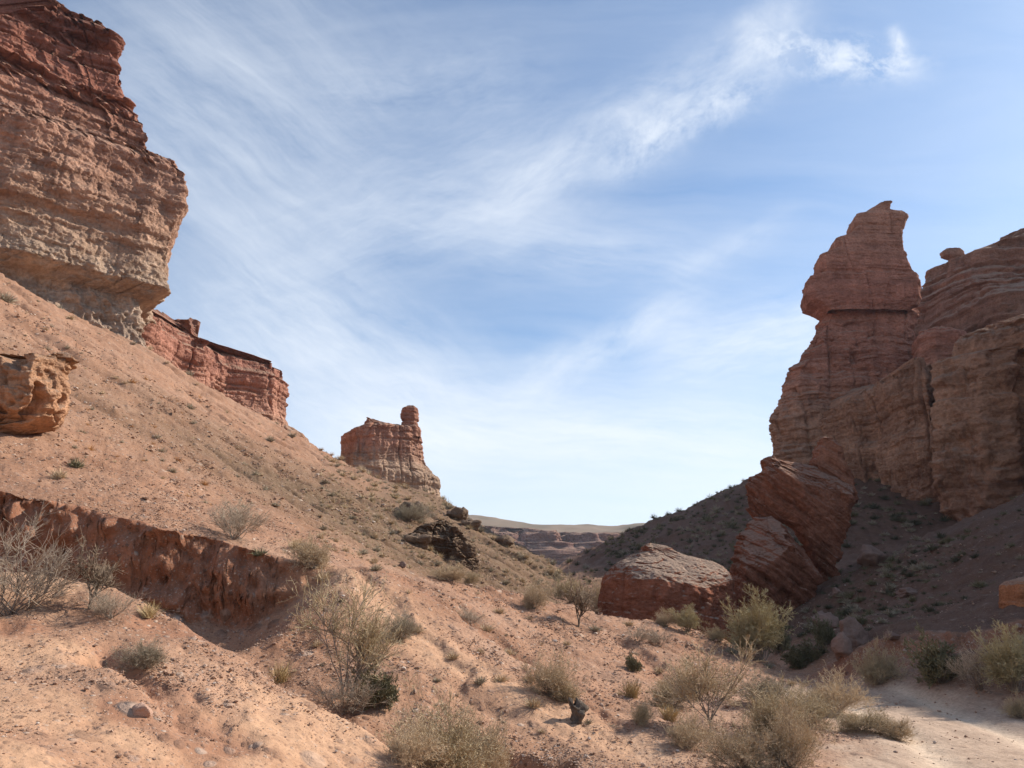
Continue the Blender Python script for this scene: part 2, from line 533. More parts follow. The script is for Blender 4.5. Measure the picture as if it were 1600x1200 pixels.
def seg_dist(x, y, pts):
    """signed distance (positive on the left of the path) and path length of the nearest point"""
    best = np.full(x.shape, 1e9)
    bperp = np.zeros(x.shape)
    sgn = np.zeros(x.shape)
    arc = np.zeros(x.shape)
    acc = 0.0
    for (ax, ay), (bx, by) in zip(pts[:-1], pts[1:]):
        dx, dy = bx - ax, by - ay
        L = math.hypot(dx, dy)
        t = np.clip(((x - ax) * dx + (y - ay) * dy) / L ** 2, 0, 1)
        d = np.hypot(x - ax - t * dx, y - ay - t * dy)
        c = dx * (y - ay) - dy * (x - ax)
        pp = np.abs(c) / L
        m = (d < best - 1e-7) | ((np.abs(d - best) <= 1e-7) & (pp > bperp))
        best = np.where(m, d, best)
        bperp = np.where(m, pp, bperp)
        sgn = np.where(m, np.sign(c), sgn)
        arc = np.where(m, acc + t * L, arc)
        acc += L
    return best * sgn, arc, acc


def flat(pts, a, b):
    return [a] + [(p[0], p[1]) for p in pts] + [b]


BANK = flat([P(*p) for p in ((1285, 1030, 21.2), (1330, 1012, 21), (1420, 990, 20.8), (1500, 982, 20.4), (1570, 976, 20.2), (1650, 960, 20))], (7.5, 25), (22, 18))
RIDGE1 = flat([cliff_foot[-1]] + hill_crest, (-75, 125), (16, 55))
RIDGE2 = flat(crest, (-9, 17.5), (11, 9))
RIDGE3 = flat(mcrest, (-16, 10.5), (1.5, 5))
RIDGE4 = flat([P(870, 888, 130), P(930, 855, 126), P(1000, 823, 122), P(1100, 780, 117), P(1190, 736, 113), P(1230, 722, 112)], (-40, 150), (90, 112))
GULLY = [(-24, 12.0)] + [(p[0], p[1]) for p in wall_top] + [(-3.2, 15.9)]
CUTBANK = [P(*p)[:2] for p in ((775, 1150, 10.15), (800, 1164, 10.0), (850, 1166, 9.95), (905, 1172, 9.95))]
RILL_A = [P(*p)[:2] for p in ((830, 1075, 13.2), (900, 1100, 12.4), (960, 1130, 11.7), (990, 1160, 11))]
RILL_B = [P(*p)[:2] for p in ((130, 985, 7.9), (200, 1035, 7.4), (270, 1085, 7.1), (340, 1130, 6.9), (420, 1180, 6.9))]
RILL_C = [P(*p)[:2] for p in ((600, 905, 16.5), (700, 950, 15.6), (800, 1000, 15), (850, 1040, 14.2))]
RILL_D = [P(*p)[:2] for p in ((960, 985, 21), (1020, 1030, 18.5), (1080, 1070, 16), (1120, 1110, 14))]
ROADC = [(4.6, -6), (4.9, 4), (5.6, 9), (6.5, 12.2), (7.1, 15.2), (7.4, 19), (8.0, 23), (8.4, 30), (7.5, 42)]


def terrain(x, y, full=False):
    x = np.asarray(x, float); y = np.asarray(y, float)
    r = np.hypot(x, y)
    wx = x + 0.35 * fbm(x * 0.55, y * 0.55, 1.0, 3)
    wy = y + 0.35 * fbm(x * 0.55, y * 0.55, 7.0, 3)
    s1 = S1(x, y)
    s1 = np.minimum(s1, 36 + 0.02 * r) - 0.5 * np.maximum(0, x - 30) - 0.25 * np.maximum(0, y - 160)
    s1 = s1 - 0.6 * np.maximum(0, seg_dist(x, y, RIDGE1)[0]) - 1.7 * sstep(-10, -22, x) * sstep(76, 98, y)
    # hillside: gullies and hummocks running down the slope
    far = sstep(18, 45, r)
    s1 = s1 + far * (0.55 * fbm(x * 0.05, y * 0.16, 3.0, 4) + 0.22 * fbm(x * 0.5, y * 0.7, 5.0, 3) - 0.45 * np.exp(-(np.abs(perlin(x * 0.035 + 0.4 * perlin(x * 0.12, y * 0.12, 1.0), y * 0.17, 44.0)) / 0.06) ** 2)) + sstep(14, 20, r) * 0.10 * fbm(x * 0.7, y * 0.7, 2.0, 3)
    d, arc, tot = seg_dist(x, y, GULLY)
    wv = 0.45 * fbm(x * 0.8, y * 0.6, 4.0, 2) + 0.34 * np.clip(0.4 + fbm(x * 0.35, y * 0.3, 6.0, 2), 0.1, 1.2) * (1 - np.abs(fbm(x * 1.25, y * 0.4, 11.0, 2))) + 0.06 * fbm(x * 3.6, y * 2.0, 2.2, 2) - 0.08
    dd = d + wv
    taper = sstep(0.0, 2.5, tot - arc)
    cut = (0.60 * sstep(0.06, -0.18, dd) + 0.40 * sstep(-0.12, -0.50, dd)) * 2.9 * taper + 1.2 * sstep(-1.0, -6, dd)
    s1c = s1 - cut
    s2 = S2(x, y)
    s2 = s2 - 0.45 * np.maximum(0, seg_dist(x, y, RIDGE2)[0]) - 0.5 * np.maximum(0, y - 28) - 1.0 * np.maximum(0, x - 10) - 0.5 * np.maximum(0, -10 - x)
    s2 = s2 + 0.11 * fbm(wx * 0.45, wy * 0.45, 12.0, 4) + 0.05 * fbm(wx * 1.6, wy * 1.6, 14.0, 3)
    s2 = s2 - 0.085 * np.exp(-(np.abs(perlin(wx * 0.22 + wy * 0.10, wy * 0.30 + wx * 0.42, 17.0)) / 0.075) ** 2)
    s3 = S3(x, y) - 0.85 * np.maximum(0, seg_dist(x, y, RIDGE3)[0]) - 1.0 * np.maximum(0, y - 11.6) - 0.8 * np.maximum(0, x - 1.4) - 0.8 * np.maximum(0, 1.0 - y)
    s3 = s3 + 0.07 * fbm(wx * 0.6, wy * 0.6, 22.0, 4) + 0.03 * fbm(wx * 2.4, wy * 2.4, 24.0, 3)
    s4 = S4(x, y)
    s4 = np.minimum(s4, 40) - 0.6 * np.maximum(0, seg_dist(x, y, RIDGE4)[0]) - 0.4 * np.maximum(0, y - 150) - 0.5 * np.maximum(0, -14 - x)
    s4 = s4 + sstep(18, 40, r) * (0.7 * fbm(x * 0.07, y * 0.07, 31.0, 4) + 0.3 * fbm(x * 0.4, y * 0.4, 33.0, 3)) + 0.12 * fbm(x * 0.8, y * 0.8, 36.0, 3) * sstep(0.1, 0.8, s4)
    bd4, ba4, bl4 = seg_dist(x, y, BANK)
    bd4 = bd4 + 0.45 * fbm(x * 0.8, y * 0.8, 91.0, 3) + 0.25 * (1 - np.abs(fbm(x * 1.7, y * 1.7, 93.0, 2)))
    bank = sstep(0.25, -0.55, bd4) * sstep(-4.2, -0.7, bd4) * sstep(1.5, 5, ba4)
    s4 = s4 - 0.62 * bank
    floor = -0.02 - 0.02 * np.maximum(0, y - 30) + 0.03 * fbm(x * 0.4, y * 0.4, 41.0, 3)
    floor = np.maximum(floor, -3.0)
    z = smax(s1c, s2, 0.20)
    mound = s3 > z
    z = smax(z, s3, 0.12)
    right = s4 > z
    z = smax(z, s4, 0.35)
    z = smax(z, floor, 0.18)
    # small cut bank, rills
    cb, ca, cl = seg_dist(x, y, CUTBANK)
    cbw = cb + 0.10 * fbm(x * 2.5, y * 2.5, 3.0, 2)
    cbank = sstep(0.03, -0.10, cbw) * sstep(-1.5, -0.2, cbw) * sstep(0, 0.25, ca) * sstep(0, 0.25, cl - ca) * 0.26
    z = z - cbank
    rill = np.zeros_like(z)
    for path, dep, wid in ((RILL_A, 0.16, 0.16), (RILL_B, 0.27, 0.20), (RILL_C, 0.14, 0.3), (RILL_D, 0.16, 0.3)):
        rd, ra, rl = seg_dist(x, y, path)
        rd = rd + 0.22 * fbm(x * 1.3, y * 1.3, 8.0, 3)
        g = dep * np.exp(-(rd / wid) ** 2) * sstep(0, 0.6, ra) * sstep(0, 0.6, rl - ra) * (0.55 + 0.9 * np.abs(fbm(x * 1.7, y * 1.7, 2.0, 2)))
        rill = rill + g
    z = z - rill
    rdist, _, _ = seg_dist(x, y, ROADC)
    onroad = sstep(2.1, 1.3, np.abs(rdist) + 0.5 * fbm(x * 0.9, y * 0.9, 51.0, 3)) * sstep(0.5, 0.15, z) * sstep(19.5, 17, y)
    rut = np.exp(-((np.abs(rdist) - 0.75) / 0.22) ** 2)
    # roughness, growing with distance so it stays a similar share of the view
    near = np.clip(r / 12.0, 0.35, 3.0)
    rough = 0.022 * fbm(x * 3.1, y * 3.1, 61.0, 3) + 0.012 * fbm(x * 9.0, y * 9.0, 63.0, 2) * sstep(40, 15, r)
    z = z + rough * near * (1 - 0.7 * onroad) - 0.05 * rut * onroad + 0.02 * onroad * np.exp(-((np.abs(rdist) - 1.25) / 0.2) ** 2)
    z = np.where(y < -12, z * np.exp(-np.maximum(0, -12 - y) / 30.0), z)
    if not full:
        return z
    at = {}
    edge = sstep(0.28, 0.02, dd) * sstep(-3.4, -1.2, dd) * taper * sstep(-0.35, 0.1, s1c - s2)
    at['clay'] = np.clip(np.maximum.reduce([edge, cbank * 4.2 * sstep(-0.5, 0.0, cbw), rill * 3.2, sstep(0.15, 0.5, fbm(x * 0.7, y * 0.7, 71.0, 3)) * mound * 0.55]), 0, 1)
    bd, ba, bl = seg_dist(x, y, [(p[0], p[1]) for p in band])
    at['cut'] = edge
    at['sand'] = np.clip(np.exp(-(bd / 0.75) ** 2) * 0.95 + mound * sstep(-0.35, 0.35, fbm(x * 0.4, y * 1.1, 81.0, 3)) * 0.95, 0, 1)
    px, py, _ = project(np.c_[x.ravel(), y.ravel(), z.ravel()])
    px = np.nan_to_num(px, nan=-9e3).reshape(z.shape)
    hillside = (s1c > s2) & (~mound) & (~right)
    at['veg'] = np.clip(hillside * sstep(-27, -9, x - 0.06 * (y - 40) + 5 * fbm(x * 0.08, y * 0.08, 5.5, 3)) * sstep(19, 34, y), 0, 1)
    at['road'] = np.clip(onroad + 0.22 * sstep(0.35, 0.05, z) * sstep(19, 16, y) * (~mound) * (x > 1.5), 0, 1)
    at['clay'] = np.maximum(at['clay'], right * sstep(0.4, 0.0, bd4) * sstep(-3.0, -0.8, bd4) * sstep(1.5, 5, ba4))
    at['rut'] = rut * onroad
    at['dark'] = (1 - at['clay']) * np.clip(right * sstep(0.1, 0.9, z) * sstep(4, 9, x - 0.02 * y) * 0.9, 0, 1)  # mask of the right slope, where shade is put into the ground colour
    at['zone'] = mound * 1.0 + right * 2.0 + hillside * 3.0
    return z, at


def build_terrain():
    dense = np.radians(np.linspace(-41, 41, 860))
    left = np.radians(np.linspace(-180, -41, 60)[:-1])
    rightc = np.radians(np.linspace(41, 180, 60)[1:-1])
    th = np.concatenate([left, dense, rightc])
    rc = np.exp(np.linspace(math.log(0.8), math.log(3500), 1100))
    sub = np.linspace(0, len(th) - 1, 240).astype(int)
    X, Y = np.sin(th[sub])[:, None] * rc, np.cos(th[sub])[:, None] * rc
    Z = terrain(X, Y)
    e = np.arctan2(Z - EYE, rc[None, :])
    m = np.abs(np.diff(e, axis=1)) + 0.055 * np.diff(np.log(rc))[None, :] * np.where(rc[1:] > 180, 0.25, 1.0)
    ker = np.ones(5) / 5
    m = np.apply_along_axis(lambda v: np.convolve(np.pad(v, 2, mode='edge'), ker, 'valid'), 0, m)
    cum = np.c_[np.zeros(len(sub)), np.cumsum(m, axis=1)]
    cum /= cum[:, -1:]
    NR = 900
    tt = np.linspace(0, 1, NR)
    lr = np.stack([np.interp(tt, c, np.log(rc)) for c in cum])
    full_lr = np.stack([np.interp(np.arange(len(th)), sub, lr[:, j]) for j in range(NR)], 0)
    R = np.exp(full_lr)
    X, Y = np.sin(th)[None, :] * R, np.cos(th)[None, :] * R
    Z, at = terrain(X, Y, True)
    V = np.stack([X, Y, Z], -1).reshape(-1, 3)
    # crumbly relief on the cut banks, pushed sideways out of the face
    cm = np.nonzero((at['cut'].ravel() > 0.05) & (np.hypot(V[:, 0], V[:, 1]) < 30))[0]
    c = V[cm]
    push = 0.24 * fbm(c[:, 0] * 1.5, c[:, 1] * 1.5, c[:, 2] * 1.7, 3, 0.5) + 0.16 * fbm(c[:, 0] * 3.2, c[:, 1] * 3.2, c[:, 2] * 3.6, 4, 0.62) * np.clip(0.5 + perlin(c[:, 0] * 0.6, c[:, 1], c[:, 2] * 1.1), 0.15, 1)
    V[cm] += np.array([0.15, -0.98, 0.0]) * (1.5 * push * at['cut'].ravel()[cm])[:, None]
    Fc = grid_faces(NR, len(th), wrap=True)
    # close the small hole under the camera with one fan ring
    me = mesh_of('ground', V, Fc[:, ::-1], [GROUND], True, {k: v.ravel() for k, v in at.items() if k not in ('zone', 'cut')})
    o = structure(link('ground', me))
    keep = np.tile((np.abs(th) < math.radians(41)), NR)
    return o, V, keep, {k: v.ravel() for k, v in at.items()}


ground, GV, GKEEP, GAT = build_terrain()
gpx, gpy, gdep = project(GV)
vis = GKEEP & np.isfinite(gdep) & (gpx > -60) & (gpx < 1660) & (gpy > 300) & (gpy < 1300) & (gdep < 220)
VI = np.nonzero(vis)[0]
# visibility buffer of the ground, 4 photo pixels a cell
BW, BH = 440, 260
bx = ((gpx[VI] + 60) / 4).astype(int).clip(0, BW - 1)
by = ((gpy[VI] - 300) / 4).astype(int).clip(0, BH - 1)
ZB = np.full((BH, BW), 1e9)
np.minimum.at(ZB, (by, bx), gdep[VI])
zb2 = ZB.copy()
for sx in (-1, 0, 1):
    for sy in (-1, 0, 1):
        zb2 = np.minimum(zb2, np.roll(np.roll(ZB, sx, 1), sy, 0))
SEEN = VI[gdep[VI] < zb2[by, bx] * 1.06 + 0.1]
print("terrain", len(GV), "seen", len(SEEN))


def hit(px, py):
    """the ground point seen at a photo pixel"""
    d2 = (gpx[VI] - px) ** 2 + (gpy[VI] - py) ** 2
    rad = 3.0
    while True:
        c = VI[d2 < rad * rad]
        if len(c) > 0:
            return GV[c[np.argmin(gdep[c])]]
        rad *= 1.6


# ------------------------------------------------------------------ rock builders
def ledge(h, lam, seed, sharp=0.22):
    rnd = np.random.default_rng(seed).uniform(-1, 1, 4096)
    f = h / lam + 2000.0
    i = np.floor(f).astype(int)
    t = f - i
    return rnd[i % 4096] + (rnd[(i + 1) % 4096] - rnd[i % 4096]) * sstep(1 - sharp, 1.0, t)


def joint_blocks(a, h, la, lh, seed):
    rnd = np.random.default_rng(seed).uniform(-1, 1, 8192)
    f = h / lh + 500.0
    row = np.floor(f).astype(int)
    g = a / la + 300.0 + rnd[row % 8192] * 5
    col = np.floor(g).astype(int)
    v = rnd[(row * 131 + col * 57) % 8192]
    joint = np.minimum(np.minimum(f - row, 1 - (f - row)) * lh, np.minimum(g - col, 1 - (g - col)) * la)
    return v - 0.5 * np.exp(-joint / (0.05 * lh))


def resample_closed(poly, n, weight=None):
    p = np.array(poly, float)
    q = np.vstack([p, p[:1]])
    L = np.hypot(*np.diff(q, axis=0).T)
    if weight is not None:
        L = L * np.array(weight)
    s = np.r_[0, np.cumsum(L)]
    t = np.linspace(0, s[-1], n, endpoint=False)
    return np.c_[np.interp(t, s, q[:, 0]), np.interp(t, s, q[:, 1])]


def smooth_closed(p, k):
    for _ in range(k):
        p = 0.25 * np.roll(p, 1, 0) + 0.5 * p + 0.25 * np.roll(p, -1, 0)
    return p


def finish_rock(name, V, nr, nc, mat, amp, unit, seed, tilt, strata, crack, low_rough, label, cat, group=None, caps=7, cap_rise=0.3, extra=None, blocks=0.7, lf=0.95, flute=0.0, cuts=0):
    """V: (nr,nc,3) rings from foot to top; roughened, closed on top, linked as one mesh"""
    rc = np.random.default_rng(seed * 7 + 1)
    for _ in range(cuts):
        nv = np.array([rc.normal(scale=0.55), -abs(rc.normal(scale=0.8)) - 0.25, rc.normal(scale=0.5) + 0.15])
        nv /= np.linalg.norm(nv)
        dd_ = V @ nv
        V = V - nv * (np.maximum(0, dd_ - np.percentile(dd_, rc.uniform(80, 93))) * 0.93)[..., None]
    z = V[..., 2]
    # outward direction, level
    tx = np.roll(V, -1, 1) - np.roll(V, 1, 1)
    n = np.stack([tx[..., 1], -tx[..., 0], np.zeros_like(z)], -1)
    for _ in range(6):
        n = 0.25 * np.roll(n, 1, 1) + 0.5 * n + 0.25 * np.roll(n, -1, 1)
    n /= np.linalg.norm(n, axis=-1, keepdims=True) + 1e-9
    x, y = V[..., 0], V[..., 1]
    s = 1.0 / unit
    h = z + tilt[0] * x + tilt[1] * y + 0.55 * unit * fbm(x * 0.16 * s, y * 0.16 * s, z * 0.16 * s + seed, 3)
    loc = 0.55 + 0.75 * sstep(-0.4, 0.4, fbm(x * 0.22 * s + 3, y * 0.22 * s, z * 0.22 * s + seed, 2))
    D = strata * loc * (0.55 * ledge(h, 2.3 * unit, seed, 0.12) + 0.42 * ledge(h, 0.85 * unit, seed + 1, 0.16) + 0.24 * ledge(h, 0.34 * unit, seed + 2, 0.3))
    if flute:
        D = D + flute * (0.9 * fbm(x * 0.8 * s, y * 0.8 * s, z * 0.11 * s + seed + 21, 4, 0.6, True) - 0.6) * sstep(-0.5, 0.3, perlin(x * 0.1 * s, y * 0.1 * s, z * 0.25 * s + seed))
    D = D + lf * fbm(x * 0.20 * s, y * 0.20 * s, z * 0.20 * s + seed, 3) + 0.28 * fbm(x * 1.1 * s, y * 1.1 * s, z * 1.5 * s + seed, 4, 0.6)
    D = D + 0.10 * fbm(x * 4.2 * s, y * 4.2 * s, z * 5.2 * s + seed, 3, 0.6)
    cr = np.abs(perlin(x * 0.33 * s + 40, y * 0.33 * s, z * 0.045 * s + seed)) + 0.25 * np.abs(perlin(x * 0.9 * s, y * 0.9 * s, z * 0.12 * s + seed))
    D = D - crack * 1.3 * np.exp(-(cr / 0.07) ** 2)
    arc = np.r_[0, np.cumsum(np.hypot(*(np.diff(V[nr // 2, :, :2], axis=0).T)))][None, :]
    arc = arc + 0.6 * unit * fbm(x * 0.4 * s, y * 0.4 * s, z * 0.4 * s + seed + 9, 2)
    hb = h + 0.25 * unit * fbm(x * 0.6 * s, y * 0.6 * s, z * 0.6 * s + seed + 4, 2)
    show = sstep(-0.35, 0.25, fbm(x * 0.3 * s, y * 0.3 * s, z * 0.3 * s + seed + 13, 2))
    D = D + blocks * show * (0.42 * joint_blocks(arc, hb, 2.6 * unit, 1.25 * unit, seed + 6) + 0.22 * joint_blocks(arc, hb, 1.0 * unit, 0.5 * unit, seed + 7))
    if low_rough is not None:
        zl, zh, k = low_rough
        w = sstep(zh, zl, z)
        D = D + k * w * (0.8 * fbm(x * 0.55 * s, y * 0.55 * s, z * 0.42 * s + seed + 5, 4, 0.6, True) - 0.7)
    if extra is not None:
        D = D + extra(x, y, z)
    V = V + n * (amp * D)[..., None]
    V[..., 2] += 0.10 * amp * fbm(x * 0.8 * s, y * 0.8 * s, z * 0.8 * s + 50 + seed, 3)
    rings = [V.reshape(-1, 3)]
    top = V[-1]
    cen = top.mean(0)
    for k in range(1, caps + 1):
        f = 1 - k / (caps + 0.35)
        q = cen + (top - cen) * f
        q[:, 2] = top[:, 2] * f + cen[2] * (1 - f) + cap_rise * (1 - f) + 0.35 * amp * fbm(q[:, 0] * 0.5 * s, q[:, 1] * 0.5 * s, seed + 3.0 * np.ones(nc), 3)
        rings.append(q)
    A = np.vstack(rings)
    Fc = grid_faces(nr + caps, nc, wrap=True)
    base = np.array([V[..., 0].mean(), V[..., 1].mean(), V[0, :, 2].min()])
    me = mesh_of(name, A - base, Fc, [mat], True)
    o = link(name, me, base)
    if label:
        tag(o, label, cat, group)
    return o


def silhouette_rock(name, levels, D, half_depth, plan, mat, label, cat='rock', amp=0.3, unit=1.0, seed=1, tilt=(0, 0), strata=1.0, crack=0.8,
                    nr=260, nc=420, low_rough=None, rounding=3, sink=0.0, group=None, cap_rise=0.2, caps=7, extra=None, blocks=0.7, lf=0.95, flute=0.0, cuts=0):
    """levels: (row, left col, right col[, near shift]) from top to foot, read at distance D; plan: closed outline, across -1..1, depth -1 (near)..1"""
    if isinstance(levels, tuple):
        La, Ra = (np.array(q_, float) for q_ in levels)
        rows = np.unique(np.r_[La[:, 0], Ra[:, 0]])
        levels = [(r_, np.interp(r_, La[:, 0], La[:, 1]), np.interp(r_, Ra[:, 0], Ra[:, 1])) for r_ in rows]
    lv = []
    for l in levels[::-1]:
        zc = P(800, l[0], D)[2]
        xl, xr = P(l[1], l[0], D)[0], P(l[2], l[0], D)[0]
        lv.append((zc, xl, xr, l[3] if len(l) > 3 else 0.0))
    lv = np.array(lv)
    if sink:
        lv = np.vstack([lv[0] - np.array([sink, 0.15 * sink, -0.15 * sink, 0]), lv])
    L = np.r_[0, np.cumsum(np.abs(np.diff(lv[:, 0])) + 0.6 * np.maximum(np.abs(np.diff(lv[:, 1])), np.abs(np.diff(lv[:, 2]))))]
    t = np.linspace(0, L[-1], nr)
    zc, xl, xr, sh = (np.interp(t, L, lv[:, k]) for k in range(4))
    pl = smooth_closed(resample_closed(plan, nc), rounding)
    lo, hi = pl[:, 0].min(), pl[:, 0].max()
    u = (pl[:, 0] - lo) / (hi - lo)
    # orient counter-clockwise
    if np.sum(pl[:, 0] * np.roll(pl[:, 1], -1) - np.roll(pl[:, 0], -1) * pl[:, 1]) < 0:
        u, v = u[::-1], pl[::-1, 1]
    else:
        v = pl[:, 1]
    hd = half_depth
    wide = (xr - xl)
    k = np.clip(wide / wide.max(), 0.25, 1.0) ** 0.6
    Yv = v[None, :] * hd * k[:, None]
    Yv = Yv * np.where(v[None, :] < 0, 1 - sh[:, None], 1.0)
    X = xl[:, None] + wide[:, None] * u[None, :]
    V = np.stack([X, D + Yv, np.broadcast_to(zc[:, None], X.shape)], -1).copy()
    return finish_rock(name, V, nr, nc, mat, amp, unit, seed, tilt, strata, crack, low_rough, label, cat, group, caps, cap_rise, extra, blocks, lf, flute, cuts)


def wall_rock(name, plan, top, foot, profile, mat, label, cat='cliff', amp=0.6, unit=1.6, seed=1, tilt=(0, 0), strata=1.0, crack=0.8,
              nr=360, nc=900, low_rough=None, rounding=6, weight=None, cap_rise=0.5, extra=None, group=None, shift=None, topvar=0.0, blocks=0.7, lf=0.95, flute=0.0, cuts=0):
    """plan: closed outline on the ground, one top and one foot height per corner; profile: (height, outward shift) list"""
    p = np.array(plan, float)
    a = np.sum(p[:, 0] * np.roll(p[:, 1], -1) - np.roll(p[:, 0], -1) * p[:, 1])
    top, foot = np.array(top, float), np.array(foot, float)
    if a < 0:
        p, top, foot = p[::-1], top[::-1], foot[::-1]
        if weight is not None:
            weight = [weight[(len(weight) - 2 - i) % len(weight)] for i in range(len(weight))]
    pts = resample_closed(p, nc, weight)
    q = np.vstack([p, p[:1]])
    L = np.hypot(*np.diff(q, axis=0).T) * (np.array(weight) if weight is not None else 1)
    s = np.r_[0, np.cumsum(L)]
    t = np.linspace(0, s[-1], nc, endpoint=False)
    tp, ft = np.interp(t, s, np.r_[top, top[0]]), np.interp(t, s, np.r_[foot, foot[0]])
    if topvar:
        ax_ = np.linspace(0, s[-1], nc, endpoint=False)
        tp = tp + topvar * (ledge(ax_ / s[-1] * 400, 7.0, seed + 31, 0.15) * 0.6 + ledge(ax_ / s[-1] * 400, 2.6, seed + 32, 0.2) * 0.4)
    pts = smooth_closed(pts, rounding)
    tan = np.roll(pts, -1, 0) - np.roll(pts, 1, 0)
    nrm = np.c_[tan[:, 1], -tan[:, 0]]
    nrm = smooth_closed(nrm, 30)
    nrm /= np.linalg.norm(nrm, axis=1)[:, None]
    pr = np.array(sorted(profile), float)
    w = np.linspace(0, 1, nr)[:, None]
    Z = ft[None, :] * (1 - w) + tp[None, :] * w
    off = np.interp(Z, pr[:, 0], pr[:, 1])
    if shift is not None:
        nrm = np.broadcast_to(np.array(shift, float), nrm.shape)
    X = pts[None, :, 0] + nrm[None, :, 0] * off
    Y = pts[None, :, 1] + nrm[None, :, 1] * off
    V = np.stack([X, Y, Z], -1)
    return finish_rock(name, V, nr, nc, mat, amp, unit, seed, tilt, strata, crack, low_rough, label, cat, group, 8, cap_rise, extra, blocks, lf, flute, cuts)


# rock colours (dry sandstone and conglomerate)
RED, DRED, ROSE, TAN, PALE = (0.39, 0.165, 0.11), (0.28, 0.115, 0.08), (0.45, 0.24, 0.165), (0.48, 0.295, 0.20), (0.50, 0.375, 0.28)

# ---- left foreground cliff with the overhanging nose
nose = [P(x, y, 73) for x, y in ((100, 0), (128, 22), (172, 55), (178, 75), (186, 110), (196, 150), (206, 165), (232, 188), (240, 215), (246, 246), (276, 250), (298, 270), (292, 310), (286, 345), (272, 385), (266, 420), (266, 452), (240, 463), (222, 470), (221, 492), (232, 525), (240, 560))]
nx0 = nose[-2][0]
prof = [(p[2], p[0] - nx0) for p in nose] + [(15.0, 1.0), (80, -20)]
m_left = rock_material('banded_conglomerate', [(0.0, PALE), (0.16, (0.48, 0.34, 0.24)), (0.28, TAN), (0.40, (0.47, 0.27, 0.185)), (0.54, ROSE), (0.68, RED), (0.88, DRED), (1.0, (0.32, 0.15, 0.10))], 26, 68, (0.02, 0.0), 1.5)


def top_ledges(x, y, z):
    h_ = z + 0.03 * x + 0.8 * fbm(x * 0.1, y * 0.1, z * 0.1, 2)
    return sstep(46, 54, z) * (1.3 * ledge(h_, 2.1, 905, 0.12) + 0.8 * ledge(h_, 0.9, 906, 0.15)) * (0.6 + 0.8 * sstep(-0.3, 0.3, perlin(x * 0.15, y * 0.15, z * 0.3)))


wall_rock('sandstone_cliff', [(-90, 38), (-72, 51), (-49.5, 63), (nx0 - 0.4, 73), (-44, 84), (-62, 92), (-90, 70)],
          [46, 52, 58.5, 69.5, 69, 66, 60], [14, 20, 22, 20, 20, 20, 18], prof, m_left,
          'towering banded red and tan cliff with an overhanging nose at left edge', 'cliff', amp=0.75, unit=1.5, seed=21, strata=0.5, crack=0.15, shift=(1, 0), topvar=0.9, blocks=0.55, lf=1.2,
          nr=470, nc=800, low_rough=(29, 37, 1.0), extra=top_ledges, weight=[0.5, 2.2, 3, 2.0, 0.4, 0.2, 0.2], rounding=5)
# ---- second cliff behind it
m_rear = rock_material('red_sandstone', [(0.0, TAN), (0.30, (0.48, 0.295, 0.20)), (0.45, (0.48, 0.255, 0.175)), (0.7, (0.45, 0.21, 0.145)), (0.9, (0.39, 0.175, 0.12)), (1.0, (0.29, 0.15, 0.11))], 21, 37, (0, 0), 1.1)
c1, c2, c3 = P(226, 560, 82), P(310, 600, 92), P(444, 660, 106)
e1, e2 = P(300, 506, 90), P(444, 586, 106)
wall_rock('sandstone_cliff', [(c1[0] - 6, c1[1] - 6), (c1[0], c1[1]), (c2[0] - 1.5, c2[1] - 2), (c2[0] + 0.4, c2[1]), (c2[0] + 0.1, c2[1] + 3), (c2[0] + 0.9, c2[1] + 6.5), (c3[0] - 0.8, c3[1] - 4), (c3[0], c3[1]), (c3[0] - 8, c3[1] + 10), (c1[0] - 20, c1[1] + 14)],
          [36, 36.4, 37.9, 38.2, 36.9, 36.4, 35.6, e2[2] + 0.3, e2[2], 36], [17, 17, 17, 17, 17, 17, 16, 16, 16, 18],
          [(15, 2.6), (23.5, 2.2), (25.5, 1.6), (27, 0.9), (28.5, 0.35), (30, 0.0), (33.5, 0), (34.2, -0.7), (35.2, -0.9), (36.0, -2.2), (37.5, -3.2)], m_rear,
          'red sandstone cliff with dark cap rock rising behind the overhanging nose', 'cliff', amp=0.42, unit=1.2, seed=33, strata=1.0, crack=1.1,
          nr=260, nc=640, weight=[0.6, 2, 2.4, 2.4, 2.4, 2.4, 2.4, 0.6, 0.2, 0.3], rounding=2, blocks=1.0, topvar=0.6)
# small tan shoulder at its right foot
m_tan = rock_material('tan_conglomerate', [(0.0, (0.40, 0.28, 0.19)), (0.5, (0.42, 0.26, 0.17)), (1.0, (0.38, 0.2, 0.13))], 18, 30, (0, 0), 1.0)
BOX = [(-1, -0.6), (-0.6, -1), (0.7, -0.95), (1, -0.4), (1, 0.7), (0.5, 1), (-0.6, 1), (-1, 0.6)]
silhouette_rock('rock_shoulder', [(664, 425, 448), (672, 405, 462), (682, 400, 474), (694, 400, 478), (712, 395, 480)], 107, 4.0, BOX, m_tan,
                'low tan rock shoulder at the right foot of the rear red cliff', 'rock', amp=0.28, unit=0.9, seed=44, nr=90, nc=220, sink=3)
